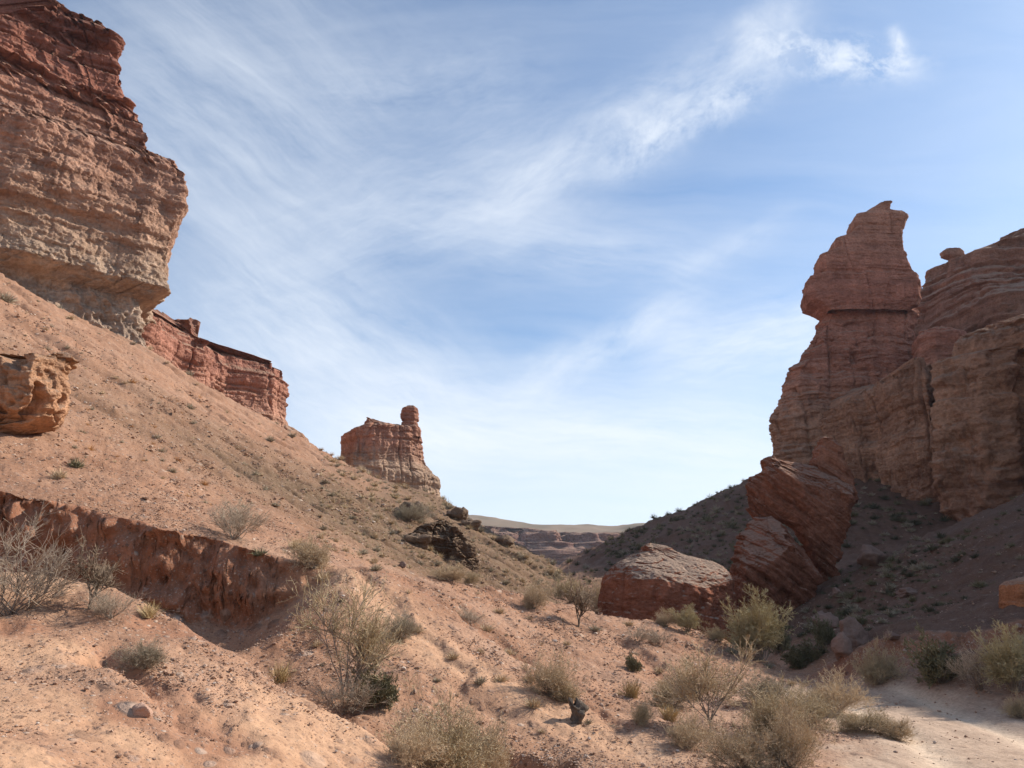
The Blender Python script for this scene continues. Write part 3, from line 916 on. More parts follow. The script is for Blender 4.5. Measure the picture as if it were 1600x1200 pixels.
# ---- lone butte with a knob
m_butte = rock_material('layered_butte_rock', [(0.0, (0.48, 0.335, 0.235)), (0.34, (0.48, 0.325, 0.225)), (0.5, ROSE), (0.74, (0.41, 0.195, 0.13)), (1.0, (0.36, 0.165, 0.11))], 16, 37, (0.02, 0), 1.0)
BUTTE = [(-1, 0.35), (-0.42, -0.95), (0.1, -0.8), (0.75, -0.35), (1, 0.1), (0.85, 0.8), (0.0, 1), (-0.8, 0.9)]
silhouette_rock('sandstone_butte', [(658, 572, 590), (664, 566, 612), (668, 560, 648), (672, 552, 654), (679, 529, 655), (682, 528, 656), (700, 529, 660), (715, 526, 664), (718, 522, 664), (722, 519, 667), (738, 518, 674), (743, 516, 682), (752, 515, 686), (776, 512, 688), (800, 508, 690)],
                118, 6.5, BUTTE, m_butte, 'lone flat-topped sandstone butte in the middle distance, left of the valley gap', 'butte', amp=0.34, unit=1.0, seed=51, strata=0.9, crack=1.0, blocks=1.3, lf=0.5, flute=0.5,
                nr=260, nc=460, sink=4, rounding=2, cap_rise=0.1)
silhouette_rock('balanced_rock', [(635, 636, 648), (639, 630, 652), (648, 626, 653), (656, 627, 654), (659, 631, 652), (662, 628, 653), (674, 624, 656)], 118, 1.4, BOX, m_butte,
                'small knob of rock standing on the flat-topped butte', 'rock', amp=0.15, unit=0.5, seed=57, nr=150, nc=200, rounding=1, blocks=1.3, strata=1.2, lf=0.4, sink=1.0, cap_rise=0.15)
# ---- right tower
m_tower = rock_material('dark_red_sandstone', [(0.0, (0.46, 0.265, 0.165)), (0.22, (0.47, 0.26, 0.165)), (0.34, (0.48, 0.23, 0.15)), (0.46, (0.42, 0.175, 0.112)), (0.55, (0.50, 0.225, 0.15)), (0.66, (0.42, 0.17, 0.112)), (0.8, (0.47, 0.205, 0.135)), (1.0, (0.47, 0.235, 0.155))], 22, 62, (0.05, 0), 1.3)
TOWER = [(-1, -0.25), (-0.62, -0.95), (0.1, -1.0), (0.6, -0.9), (1, -0.1), (0.8, 0.9), (-0.2, 1), (-0.9, 0.7)]
TOWER_FOOT = [(-1, -0.1), (-0.86, -0.34), (0.1, -0.42), (0.7, -0.36), (1, -0.1), (0.95, 4.5), (0.25, 4.6), (-0.62, 1.6)]
TL = [(318, 1378), (321, 1371), (324, 1366), (332, 1352), (335, 1350), (338, 1336), (346, 1331), (358, 1334), (365, 1330), (369, 1322), (375, 1303), (378, 1300), (391, 1303), (394, 1299), (400, 1281), (402, 1278), (429, 1281), (431, 1276), (436, 1260), (450, 1260), (461, 1257), (473, 1262), (479, 1275), (485, 1282), (489, 1290)]
TR = [(318, 1391), (331, 1390), (333, 1409), (340, 1417), (363, 1409), (384, 1411), (405, 1416), (422, 1421), (431, 1434), (443, 1438), (468, 1438), (480, 1432), (485, 1424), (489, 1418)]
silhouette_rock('rock_pillar', (TL, TR), 106.8, 5.5, [(-1, -0.2), (-0.92, -0.32), (0.3, -0.38), (0.88, -0.3), (1, -0.05), (0.8, 1), (-0.2, 1.1), (-0.9, 0.8)], m_tower, 'blocky red rock pillar perched on top of the right-hand tower', 'rock', amp=0.22, unit=0.9, seed=61, strata=0.9, crack=0.8, blocks=1.3, lf=0.0, nr=420, nc=640, cap_rise=0.0, rounding=1)
TL = [(484, 1290), (489, 1284), (517, 1273), (533, 1269), (536, 1263), (545, 1262), (550, 1253.5), (568, 1249), (570, 1244), (576, 1230), (587, 1225), (618, 1223), (631, 1215), (653, 1204.5), (667, 1203), (685, 1210), (709, 1214), (770, 1212), (850, 1206)]
TR = [(484, 1428), (490, 1434), (510, 1430), (541, 1429), (552, 1434), (566, 1446), (600, 1466), (640, 1490), (850, 1506)]
silhouette_rock('rock_tower', (TL, TR), 109, 9.0, TOWER_FOOT, m_tower, 'massive shaded sandstone tower below the perched pillar on the right', 'rock tower', amp=0.52, unit=1.15, seed=67, strata=0.9, crack=1.2, blocks=1.2, lf=0.35, flute=0.35, nr=400, nc=600, low_rough=(24, 36, 0.9), rounding=2)
# ---- right cliff buttress, running out of the picture
m_right = rock_material('brown_conglomerate', [(0.0, (0.38, 0.195, 0.12)), (0.3, (0.44, 0.24, 0.145)), (0.6, (0.45, 0.24, 0.148)), (0.8, (0.42, 0.19, 0.12)), (1.0, (0.40, 0.215, 0.145))], 8, 48, (-0.03, 0), 1.6)
silhouette_rock('cliff_buttress', [(380, 1760, 2080), (440, 1690, 2090), (480, 1640, 2095), (508, 1560, 2100), (516, 1536, 2120), (526, 1512, 2120), (534, 1494, 2140), (548, 1486, 2150), (562, 1482, 2150), (566, 1462, 2150), (574, 1456, 2150), (640, 1454, 2170), (760, 1460, 2200), (860, 1470, 2240), (960, 1480, 2300)],
                84, 6.0, [(-1, -0.2), (-0.88, -0.75), (-0.74, -0.8), (-0.70, -0.45), (-0.62, -0.5), (-0.56, -0.95), (-0.2, -0.9), (0.3, -0.9), (1, -0.8), (1, 4), (-0.2, 4), (-0.62, 2.6)], m_right,
                'broad brown cliff buttress filling the right edge of the view', 'cliff', amp=0.62, unit=1.3, seed=71, strata=0.6, crack=1.5, blocks=1.1, flute=0.9, lf=0.8, nr=330, nc=900, low_rough=(12, 30, 0.8), rounding=3)
jw = [P(*p) for p in ((1262, 712, 108), (1318, 735, 104), (1352, 752, 101), (1372, 762, 100.5), (1420, 782, 95), (1446, 796, 92), (1480, 812, 90))]
jt = [P(*p)[2] for p in ((1262, 668, 108), (1318, 640, 104), (1352, 622, 101), (1372, 612, 100.5), (1420, 590, 95), (1446, 578, 92), (1480, 560, 90))]
wall_rock('fluted_cliff', [(p[0], p[1]) for p in jw] + [(62, 108), (52, 116), (42, 113)], jt + [jt[-1] + 3, jt[-2] + 5, jt[0] + 3], [4] * 10,
          [(0, 0.6), (18, 0.3), (24, 0.0), (60, 0.0)], m_right, 'fluted brown wall joining the foot of the tower to the broad buttress', 'cliff', amp=0.55, unit=1.3, seed=73, strata=0.6, crack=1.3, topvar=0.6,
          nr=300, nc=520, rounding=2, weight=[3] * 6 + [1, 0.5, 0.5, 0.5], blocks=0.9, flute=0.9, low_rough=(12, 22, 0.7))
silhouette_rock('rock_shoulder', ([(516, 1446), (522, 1436), (532, 1431), (556, 1430), (640, 1436), (700, 1446)], [(516, 1476), (524, 1500), (542, 1512), (700, 1540)]), 100, 3.0,
                [(-1, -0.3), (-0.6, -0.9), (0.3, -1), (1, -0.6), (1, 2), (-0.2, 2), (-0.7, 1)], m_tower, 'red rock shoulder joining the tower to the broad brown buttress', 'rock', amp=0.3, unit=0.9, seed=75, strata=0.9, crack=1.0, nr=200, nc=260, rounding=1, blocks=1.2, lf=0.4)
m_upper = rock_material('upper_red_sandstone', [(0.0, (0.33, 0.17, 0.11)), (0.4, (0.31, 0.15, 0.10)), (0.7, (0.34, 0.18, 0.12)), (1.0, (0.32, 0.17, 0.115))], 40, 66, (-0.06, 0), 1.2)
silhouette_rock('rock_ledges', [(150, 1800, 1960), (240, 1740, 2000), (320, 1690, 2000), (355, 1640, 2000), (366, 1576, 2000), (368, 1565, 2000), (378, 1563, 2000), (386, 1541, 2000), (394, 1524, 2000), (398, 1500, 2000), (408, 1480, 2000), (410, 1468, 2000), (417, 1457, 2000), (440, 1452, 2000), (450, 1440, 2000, -0.1), (468, 1434, 2000, -0.3), (492, 1430, 2100, -0.7), (512, 1428, 2100, -1.1), (520, 1428, 2100, -1.25), (552, 1428, 2100, -1.3), (600, 1430, 2120, -1.4), (680, 1430, 2120, -1.4)],
                124, 15.0, [(-1, 0.1), (-0.86, -0.5), (-0.6, -0.55), (-0.5, -0.8), (0.3, -0.9), (1, -0.7), (1, 1), (-0.5, 1), (-0.86, 0.6)], m_upper,
                'stepped red rock ledges on the skyline right of the tall pillar', 'cliff', amp=0.55, unit=1.2, seed=77, strata=1.3, crack=0.8, blocks=1.2, nr=330, nc=620, rounding=3)
silhouette_rock('rock_finger', [(390, 1476, 1500), (394, 1470, 1505), (401, 1473, 1506), (405, 1484, 1507), (412, 1484, 1508), (440, 1480, 1512)], 121, 1.0, BOX, m_upper,
                'small finger of rock jutting left on the skyline ledges', 'rock', amp=0.09, unit=0.35, seed=79, nr=70, nc=120, sink=1.0, cap_rise=0.05)
# ---- canyon wall continuing beyond the right edge of the view: unseen, its rim shaped to shade the slope
edge_pts = [(8.3, 10.0, 0.0), (7.7, 12.5, 0.0), (7.1, 14.5, 0.0), (6.7, 16, 0.0), (6.5, 19, 0), (6.9, 22, 0.1), (7.6, 26, 0.3), (8.8, 30, 1.0), (10.5, 40, 3.0), (11.0, 50, 5.5), (5, 62, 3)]
rimx = 60.0
rim = []
for bx_, by_, bz_ in edge_pts:
    t_ = (rimx - bx_) / SUN_DIR[0]
    rim.append((by_ + SUN_DIR[1] * t_, bz_ + SUN_DIR[2] * t_))
rim.sort()
ry, rz = [a for a, _ in rim], [b for _, b in rim]
ys_ = np.linspace(min(ry) - 14, 74.0, 14)
hs_ = np.interp(ys_, ry, rz)
hs_[ys_ < min(ry) - 2] = rz[0] - 10
m_wall = rock_material('canyon_wall_rock', [(0.0, (0.31, 0.175, 0.115)), (0.4, (0.37, 0.21, 0.13)), (0.7, (0.31, 0.145, 0.095)), (1.0, (0.28, 0.13, 0.085))], 8, 56, (0, 0), 2.2)
plan_w = [(rimx, yy) for yy in ys_] + [(rimx + 30, ys_[-1] + 6), (rimx + 30, ys_[0] - 4)]
wall_rock('canyon_cliff', plan_w, list(hs_) + [hs_[-1], hs_[0]], [6] * len(plan_w), [(0, 2.0), (30, 0.8), (45, 0.0), (70, 0.0)], m_wall,
          'high red canyon cliff beyond the right edge, unseen, its rim shaped to shade the slope', 'cliff', amp=0.5, unit=2.2, seed=83, nr=160, nc=420, rounding=1, cap_rise=-1.0)
# ---- fallen blocks below the tower
m_slab = rock_material('tilted_red_slab_rock', [(0.0, (0.30, 0.12, 0.07)), (0.35, (0.36, 0.155, 0.09)), (0.55, (0.30, 0.115, 0.07)), (0.75, (0.37, 0.17, 0.10)), (1.0, (0.30, 0.13, 0.08))], 10, 32, (0.85, -0.25), 0.6, dust=(0.34, 0.21, 0.15))
SLAB = [(-1, -0.35), (-0.9, -0.75), (0.25, -1.0), (0.62, -0.9), (1, 0.1), (0.9, 0.8), (0.5, 1), (-0.5, 1), (-0.9, 0.6)]
silhouette_rock('tilted_slab', ([(711, 1208), (712, 1199), (715, 1193), (735, 1193), (738, 1188), (743, 1167), (756, 1163), (793, 1169), (808, 1184), (812, 1216), (824, 1240), (850, 1256), (868, 1266), (884, 1272)],
                [(711, 1214), (716, 1222), (722, 1246), (720, 1268), (731, 1323), (756, 1338), (787, 1336), (815, 1328), (850, 1320), (872, 1312), (884, 1306)]),
                49, 2.6, SLAB, m_slab, 'big tilted slab of red layered rock leaning below the tower', 'boulder', amp=0.26, unit=0.7, blocks=1.5, lf=0.5, cuts=5, seed=91, tilt=(0.85, -0.25), strata=1.0, crack=0.5, nr=260, nc=440, sink=1.0, rounding=1)
silhouette_rock('tilted_slab', ([(687, 1284), (689, 1281), (707, 1272), (720, 1268), (760, 1268)], [(687, 1294), (701, 1313), (731, 1323), (756, 1336), (762, 1336)]),
                50.5, 1.4, SLAB, m_slab, 'small upright knob of orange rock on top of the big tilted slab', 'boulder', amp=0.16, unit=0.55, seed=93, tilt=(0.85, -0.25), strata=1.1, crack=0.3, nr=120, nc=200, sink=1.0, rounding=1)
silhouette_rock('fallen_block', ([(804, 1188), (812, 1178), (824, 1171), (846, 1157), (871, 1147.5), (890, 1146), (940, 1147), (975, 1150), (1010, 1156)], [(804, 1212), (827, 1244), (856, 1276), (890, 1284), (930, 1276), (970, 1266), (1010, 1262)]),
                46, 2.9, SLAB, m_slab, 'dark red block wedged under the leaning slab, right of the rounded boulder', 'boulder', amp=0.26, unit=0.7, blocks=1.5, lf=0.5, cuts=5, seed=95, tilt=(0.75, -0.2), strata=0.9, crack=0.5, nr=220, nc=380, sink=2.5, rounding=1)
m_bould = rock_material('red_clay_boulder_rock', [(0.0, (0.33, 0.12, 0.065)), (0.5, (0.34, 0.125, 0.07)), (0.8, (0.36, 0.145, 0.085)), (1.0, (0.38, 0.19, 0.12))], 0, 9, (0.3, 0), 0.7, dust=(0.38, 0.27, 0.20), dust_amt=0.95)
silhouette_rock('boulder', [(849, 1010, 1030, 0.5), (852, 1004, 1040, 0.55), (862, 1000, 1058, 0.6), (867, 984, 1070, 0.55), (872, 978, 1090, 0.5), (879, 962, 1114, 0.36), (886, 955, 1126, 0.25), (898, 945, 1138, 0.1), (909, 941, 1144, 0.0), (935, 938, 1147, -0.05), (965, 939, 1152, -0.1), (1000, 942, 1158, -0.05)],
                41, 3.3, [(-1, -0.3), (-0.7, -0.85), (-0.2, -1.0), (0.4, -0.95), (0.85, -0.6), (1, 0.0), (0.8, 0.8), (-0.5, 1), (-1, 0.5)], m_bould, 'huge rounded red boulder with a dusty top on the valley floor', 'boulder', amp=0.28, unit=0.7, blocks=0.7, cuts=1, seed=97, tilt=(0.3, 0), strata=0.2, crack=0.4, nr=260, nc=440, sink=2.0, rounding=3)
# ---- pitted outcrop at the left edge and orange block at the right edge
m_pit = rock_material('pitted_orange_conglomerate', [(0.0, (0.50, 0.27, 0.155)), (0.5, (0.52, 0.31, 0.19)), (1.0, (0.50, 0.33, 0.215))], 5, 13, (0, 0), 0.5)


def pits(x, y, z):
    n = fbm(x * 1.0, y * 1.0, z * 1.15 + 3.0, 3)
    return -2.2 * sstep(0.20, 0.50, n) - 0.4 * sstep(0.1, 0.3, fbm(x * 2.2, y * 2.2, z * 2.2, 2))


_h = hit(60, 690)
silhouette_rock('pitted_rock', [(562, 86, 104), (566, 70, 110), (572, -60, 112), (600, -70, 114), (625, -75, 113), (645, -75, 105), (662, -75, 86), (676, -70, 52), (686, -60, 30)],
                float(_h[1]) + 0.4, 1.3, [(-1, -0.6), (-0.6, -1), (0.75, -0.95), (1, -0.45), (0.9, 0.1), (0.3, 1), (-0.6, 1), (-1, 0.6)], m_pit, 'pitted orange conglomerate outcrop at the left edge of the slope', 'rock outcrop', amp=0.22, unit=0.5, seed=99, strata=0.3, crack=0.3, nr=220, nc=380, sink=0.8, extra=pits)
m_edge = rock_material('orange_block_rock', [(0.0, (0.45, 0.19, 0.085)), (0.5, (0.48, 0.21, 0.10)), (1.0, (0.44, 0.24, 0.15))], 1, 4, (0, 0), 0.35)
silhouette_rock('boulder', [(908, 1582, 1660), (914, 1577, 1668), (940, 1576, 1670), (965, 1573, 1672), (985, 1578, 1668), (998, 1590, 1655)], 22.0, 0.75, BOX, m_edge,
                'orange block of rock cut off by the right edge, above the shaded bank', 'boulder', amp=0.06, unit=0.3, seed=101, strata=0.4, crack=0.3, nr=120, nc=200, sink=0.2)
# ---- far mesa
m_mesa = rock_material('far_mesa_rock', [(0.0, (0.19, 0.11, 0.095)), (0.3, (0.25, 0.14, 0.105)), (0.55, (0.21, 0.105, 0.085)), (0.8, (0.27, 0.15, 0.11)), (1.0, (0.22, 0.125, 0.10))], 30, 70, (0, 0), 5.0, dust=(0.30, 0.18, 0.125))


def gorge(x, y, z):
    n = fbm(x * 0.018, y * 0.018, 3.0, 3, 0.55)
    return 1.6 * n - 1.6 * np.exp(-(np.abs(perlin(x * 0.03, y * 0.03, 8.0)) / 0.10) ** 2)


ma = [P(560, 826, 580), P(690, 824, 590), P(742, 824, 606), P(768, 824, 588), P(792, 826, 590), P(806, 826, 610), P(826, 828, 598), P(858, 832, 586), P(866, 832, 606), P(882, 834, 614), P(902, 836, 600), P(930, 836, 590), P(972, 836, 604), P(984, 836, 640), P(1100, 834, 640)]
wall_rock('mesa', [(p[0], p[1]) for p in ma] + [(230, 800), (-160, 800)], [p[2] + 1 for p in ma] + [66, 66], [0] * (len(ma) + 2),
          [(0, 75), (34, 44), (36, 38), (45, 35), (46.5, 24), (49, 20), (52, 18), (54, 8), (60, 5), (61.5, 2), (66, 0), (80, -2)], m_mesa,
          'distant layered mesa seen through the gap of the valley', 'mesa', amp=3.0, unit=4.5, seed=111, strata=0.5, crack=0.5, nr=260, nc=1300, rounding=3,
          weight=[1.5] + [4] * 12 + [1.5, 1, 0.3, 0.3], extra=gorge)


def build_far_hills():
    m, q, b = base_mat('pale_hill_soil')
    pos = q.new('ShaderNodeNewGeometry').outputs['Position']
    q.put(b.inputs['Base Color'], q.ramp(q.noise(pos, 0.02, 6, 0.6), [(0.35, (0.17, 0.13, 0.088)), (0.65, (0.28, 0.20, 0.14))]))
    nx, ny = 240, 60
    X, Y = np.meshgrid(np.linspace(-500, 700, nx), np.linspace(700, 1150, ny))
    prof_ = np.interp(800 + F_PX * 0.985 * X / 860, [500, 745, 790, 830, 880, 920, 960, 1000, 1040, 1200], [811, 813, 814, 820, 824, 824, 825, 822, 824, 822])
    H = np.array([P(800, v, 860)[2] for v in prof_.ravel()]).reshape(X.shape)
    Z = 50 + (H - 50) * sstep(680, 840, Y) * sstep(1150, 950, Y) + 4 * fbm(X * 0.012, Y * 0.012, 2.0, 4)
    V = np.stack([X, Y, Z], -1).reshape(-1, 3)
    structure(link('hills', mesh_of('hills', V, grid_faces(ny, nx), [m])))


build_far_hills()


# ------------------------------------------------------------------ loose rocks
def boulder_mesh(name, seed, mat, sub=4, rough=0.16, flat=0.75, facets=9):
    import bmesh
    bm = bmesh.new()
    bmesh.ops.create_icosphere(bm, subdivisions=sub, radius=1.0)
    V = np.array([v.co[:] for v in bm.verts])
    Fc = np.array([[v.index for v in f.verts] for f in bm.faces])
    bm.free()
    r = np.random.default_rng(seed)
    for _ in range(facets):
        n = r.normal(size=3); n /= np.linalg.norm(n)
        lim = r.uniform(0.45, 0.8)
        d = V @ n
        V = V - np.outer(np.maximum(0, d - lim) * 0.92, n)
    V *= r.uniform(0.75, 1.15, 3)
    nn = V / (np.linalg.norm(V, axis=1)[:, None] + 1e-9)
    V = V + nn * (rough * fbm(V[:, 0] * 1.4 + seed, V[:, 1] * 1.4, V[:, 2] * 1.4, 5, 0.6))[:, None]
    V[:, 2] *= flat
    V /= np.abs(V[:, 0]).max()
    V[:, 2] -= V[:, 2].min() * 0.65
    return mesh_of(name, V, Fc, [mat], sub >= 3)


def stone_material(name, c0, c1, scale=1.0):
    m, q, b = base_mat(name)
    tc = q.new('ShaderNodeNewGeometry').outputs['Position']
    inf = q.new('ShaderNodeObjectInfo').outputs['Random']
    n = q.noise(tc, 5.0 * scale, 6, 0.68)
    col = q.mix(q.math('ADD', q.math('MULTIPLY', q.rng(n, 0.3, 0.7), 0.6), q.math('MULTIPLY', inf, 0.4)), c0, c1)
    q.put(b.inputs['Base Color'], col)
    bp = q.new('ShaderNodeBump')
    bp.inputs['Strength'].default_value = 0.8
    bp.inputs['Distance'].default_value = 0.12 / scale
    q.put(bp.inputs['Height'], n)
    q.put(b.inputs['Normal'], bp.outputs[0])
    return m


m_dark = stone_material('dark_varnished_rock', (0.10, 0.068, 0.048), (0.25, 0.17, 0.115), 0.3)
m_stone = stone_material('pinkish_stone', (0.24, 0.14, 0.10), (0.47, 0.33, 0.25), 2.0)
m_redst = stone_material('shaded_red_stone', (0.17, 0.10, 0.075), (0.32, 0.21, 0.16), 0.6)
dark_meshes = [boulder_mesh('dark_rock', 200 + i, m_dark, 4, 0.34, 0.9, 18) for i in range(3)]
red_meshes = [boulder_mesh('fallen_rock', 210 + i, m_redst, 4, 0.20, 0.8, 12) for i in range(3)]
stone_meshes = [boulder_mesh('stone', 220 + i, m_stone, 2, 0.12, 0.62, 8) for i in range(6)]


def place_rock(me, px, py, wpx, hpx, label, cat='rock', group=None, rot=None, name=None, sinkf=0.12):
    p = hit(px, py)
    d = math.hypot(p[0], p[1])
    w, h = wpx / F_PX * d * 0.5, hpx / F_PX * d
    o = link(name or me.name, me, (p[0], p[1] + w * 0.5, p[2] - sinkf * h))
    zz = max(v.co.z for v in me.vertices)
    o.scale = (w, w * 0.9, h / zz)
    o.rotation_euler = (0, 0, random.uniform(-0.5, 0.5) if rot is None else rot)
    tag(o, label, cat, group)
    return o


random.seed(5)
_h = hit(690, 868)
m_dark2 = rock_material('dark_outcrop_rock', [(0.0, (0.14, 0.088, 0.058)), (0.5, (0.21, 0.135, 0.088)), (1.0, (0.26, 0.175, 0.115))], 4, 12, (0.3, 0), 0.35, dust=(0.27, 0.185, 0.118), dust_amt=0.95)
silhouette_rock('dark_rock', [(816, 690, 700), (820, 672, 704), (826, 662, 716), (834, 652, 722), (842, 646, 728), (852, 644, 731), (864, 646, 734), (876, 650, 738)], float(_h[1]) + 0.8, 1.4, BOX, m_dark2,
                'largest black-brown jagged outcrop on the hillside below the butte', 'rock', amp=0.42, unit=0.5, seed=203, strata=0.15, crack=1.6, blocks=1.2, flute=0.6, nr=170, nc=300, sink=1.0, rounding=1, group=None)
for i, (px, py, w, h, lb) in enumerate((
        (645, 812, 62, 36, 'dark rounded rock on the slope up and left of the black outcrop'),
        (650, 850, 46, 24, 'flat dark rock at the left end of the black outcrop'),
        (722, 866, 36, 34, 'dark upright rock at the right end of the black outcrop'),
        (716, 812, 44, 26, 'dark rock on the skyline just right of the butte'),
        (735, 822, 34, 18, 'small dark rock on the skyline below the butte'),
        (785, 848, 40, 18, 'dark ledge on the hillside skyline halfway down to the gap'))):
    place_rock(dark_meshes[i % 3], px, py, w, h, lb, 'rock', 'dark rocks of the hillside outcrop', name='dark_rock')
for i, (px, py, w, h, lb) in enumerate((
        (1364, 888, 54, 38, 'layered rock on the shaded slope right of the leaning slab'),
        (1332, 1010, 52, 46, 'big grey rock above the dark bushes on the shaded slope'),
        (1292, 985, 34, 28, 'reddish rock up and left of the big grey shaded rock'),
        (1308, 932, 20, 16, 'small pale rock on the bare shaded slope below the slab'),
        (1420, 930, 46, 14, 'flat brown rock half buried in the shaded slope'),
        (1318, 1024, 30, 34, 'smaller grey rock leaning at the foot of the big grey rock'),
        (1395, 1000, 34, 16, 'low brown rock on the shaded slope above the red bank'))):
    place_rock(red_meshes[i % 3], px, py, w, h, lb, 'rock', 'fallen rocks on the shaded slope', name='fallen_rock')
m_pink = stone_material('pink_stone', (0.46, 0.28, 0.20), (0.55, 0.37, 0.28), 1.0)
place_rock(boulder_mesh('stone', 233, m_pink, 3, 0.08, 0.7, 10), 218, 1116, 28, 18, 'squarish pink stone lying alone on the sandy mound', 'stone', rot=0.3, name='stone')
place_rock(red_meshes[1], 629, 884, 16, 10, 'orange stone on the spur above the light sandy band', 'stone', name='stone')

# ------------------------------------------------------------------ plants
def tubes(polys, radii, sides=3):
    """polys (N,K,3), radii (N,K) -> verts, quads"""
    N, K, _ = polys.shape
    tan = np.gradient(polys, axis=1)
    tan /= np.linalg.norm(tan, axis=2, keepdims=True) + 1e-9
    ref = np.where(np.abs(tan[..., 2:3]) > 0.8, np.array([1.0, 0.2, 0]), np.array([0.1, 0.2, 1.0]))
    a = np.cross(tan, ref); a /= np.linalg.norm(a, axis=2, keepdims=True) + 1e-9
    b = np.cross(tan, a)
    ang = np.arange(sides) * 2 * math.pi / sides
    V = polys[:, :, None, :] + radii[:, :, None, None] * (np.cos(ang)[None, None, :, None] * a[:, :, None, :] + np.sin(ang)[None, None, :, None] * b[:, :, None, :])
    i = np.arange(N)[:, None, None] * K * sides
    k = np.arange(K - 1)[None, :, None] * sides
    s = np.arange(sides)[None, None, :]
    s2 = (s + 1) % sides
    Fc = np.stack([i + k + s, i + k + s2, i + k + sides + s2, i + k + sides + s], -1).reshape(-1, 4)
    return V.reshape(-1, 3), Fc


def unitv(v):
    return v / (np.linalg.norm(v, axis=-1, keepdims=True) + 1e-9)


def grow(r, start, dirs, length, K, up, wob):
    """curved shoots: start (N,3), dirs (N,3), length (N,)"""
    pts = [start]
    d = unitv(dirs)
    for _ in range(K - 1):
        d = unitv(d + np.array([0, 0, up]) + r.normal(scale=wob, size=d.shape))
        pts.append(pts[-1] + d * (length / (K - 1))[:, None])
    return np.stack(pts, 1)


def spawn(r, par, n, t0, t1):
    N, K, _ = par.shape
    idx = np.repeat(np.arange(N), n)
    t = r.uniform(t0, t1, len(idx)) * (K - 1)
    i = np.minimum(t.astype(int), K - 2)
    f = (t - i)[:, None]
    p = par[idx, i] * (1 - f) + par[idx, i + 1] * f
    d = unitv(par[idx, i + 1] - par[idx, i])
    return p, d


def ribbons(r, par, n, t0, t1, length, width, up=0.3, spread=0.8):
    p, d = spawn(r, par, n, t0, t1)
    dd = unitv(d + r.normal(scale=spread, size=d.shape) + np.array([0, 0, up]))
    L = length * r.uniform(0.6, 1.4, len(p))
    side = unitv(np.cross(dd, r.normal(size=dd.shape))) * width
    V = np.stack([p - side * 0.5, p + side * 0.5, p + dd * (L * 0.6)[:, None] + side * 0.5, p + dd * L[:, None]], 1).reshape(-1, 3)
    return V, np.arange(len(V)).reshape(-1, 4)


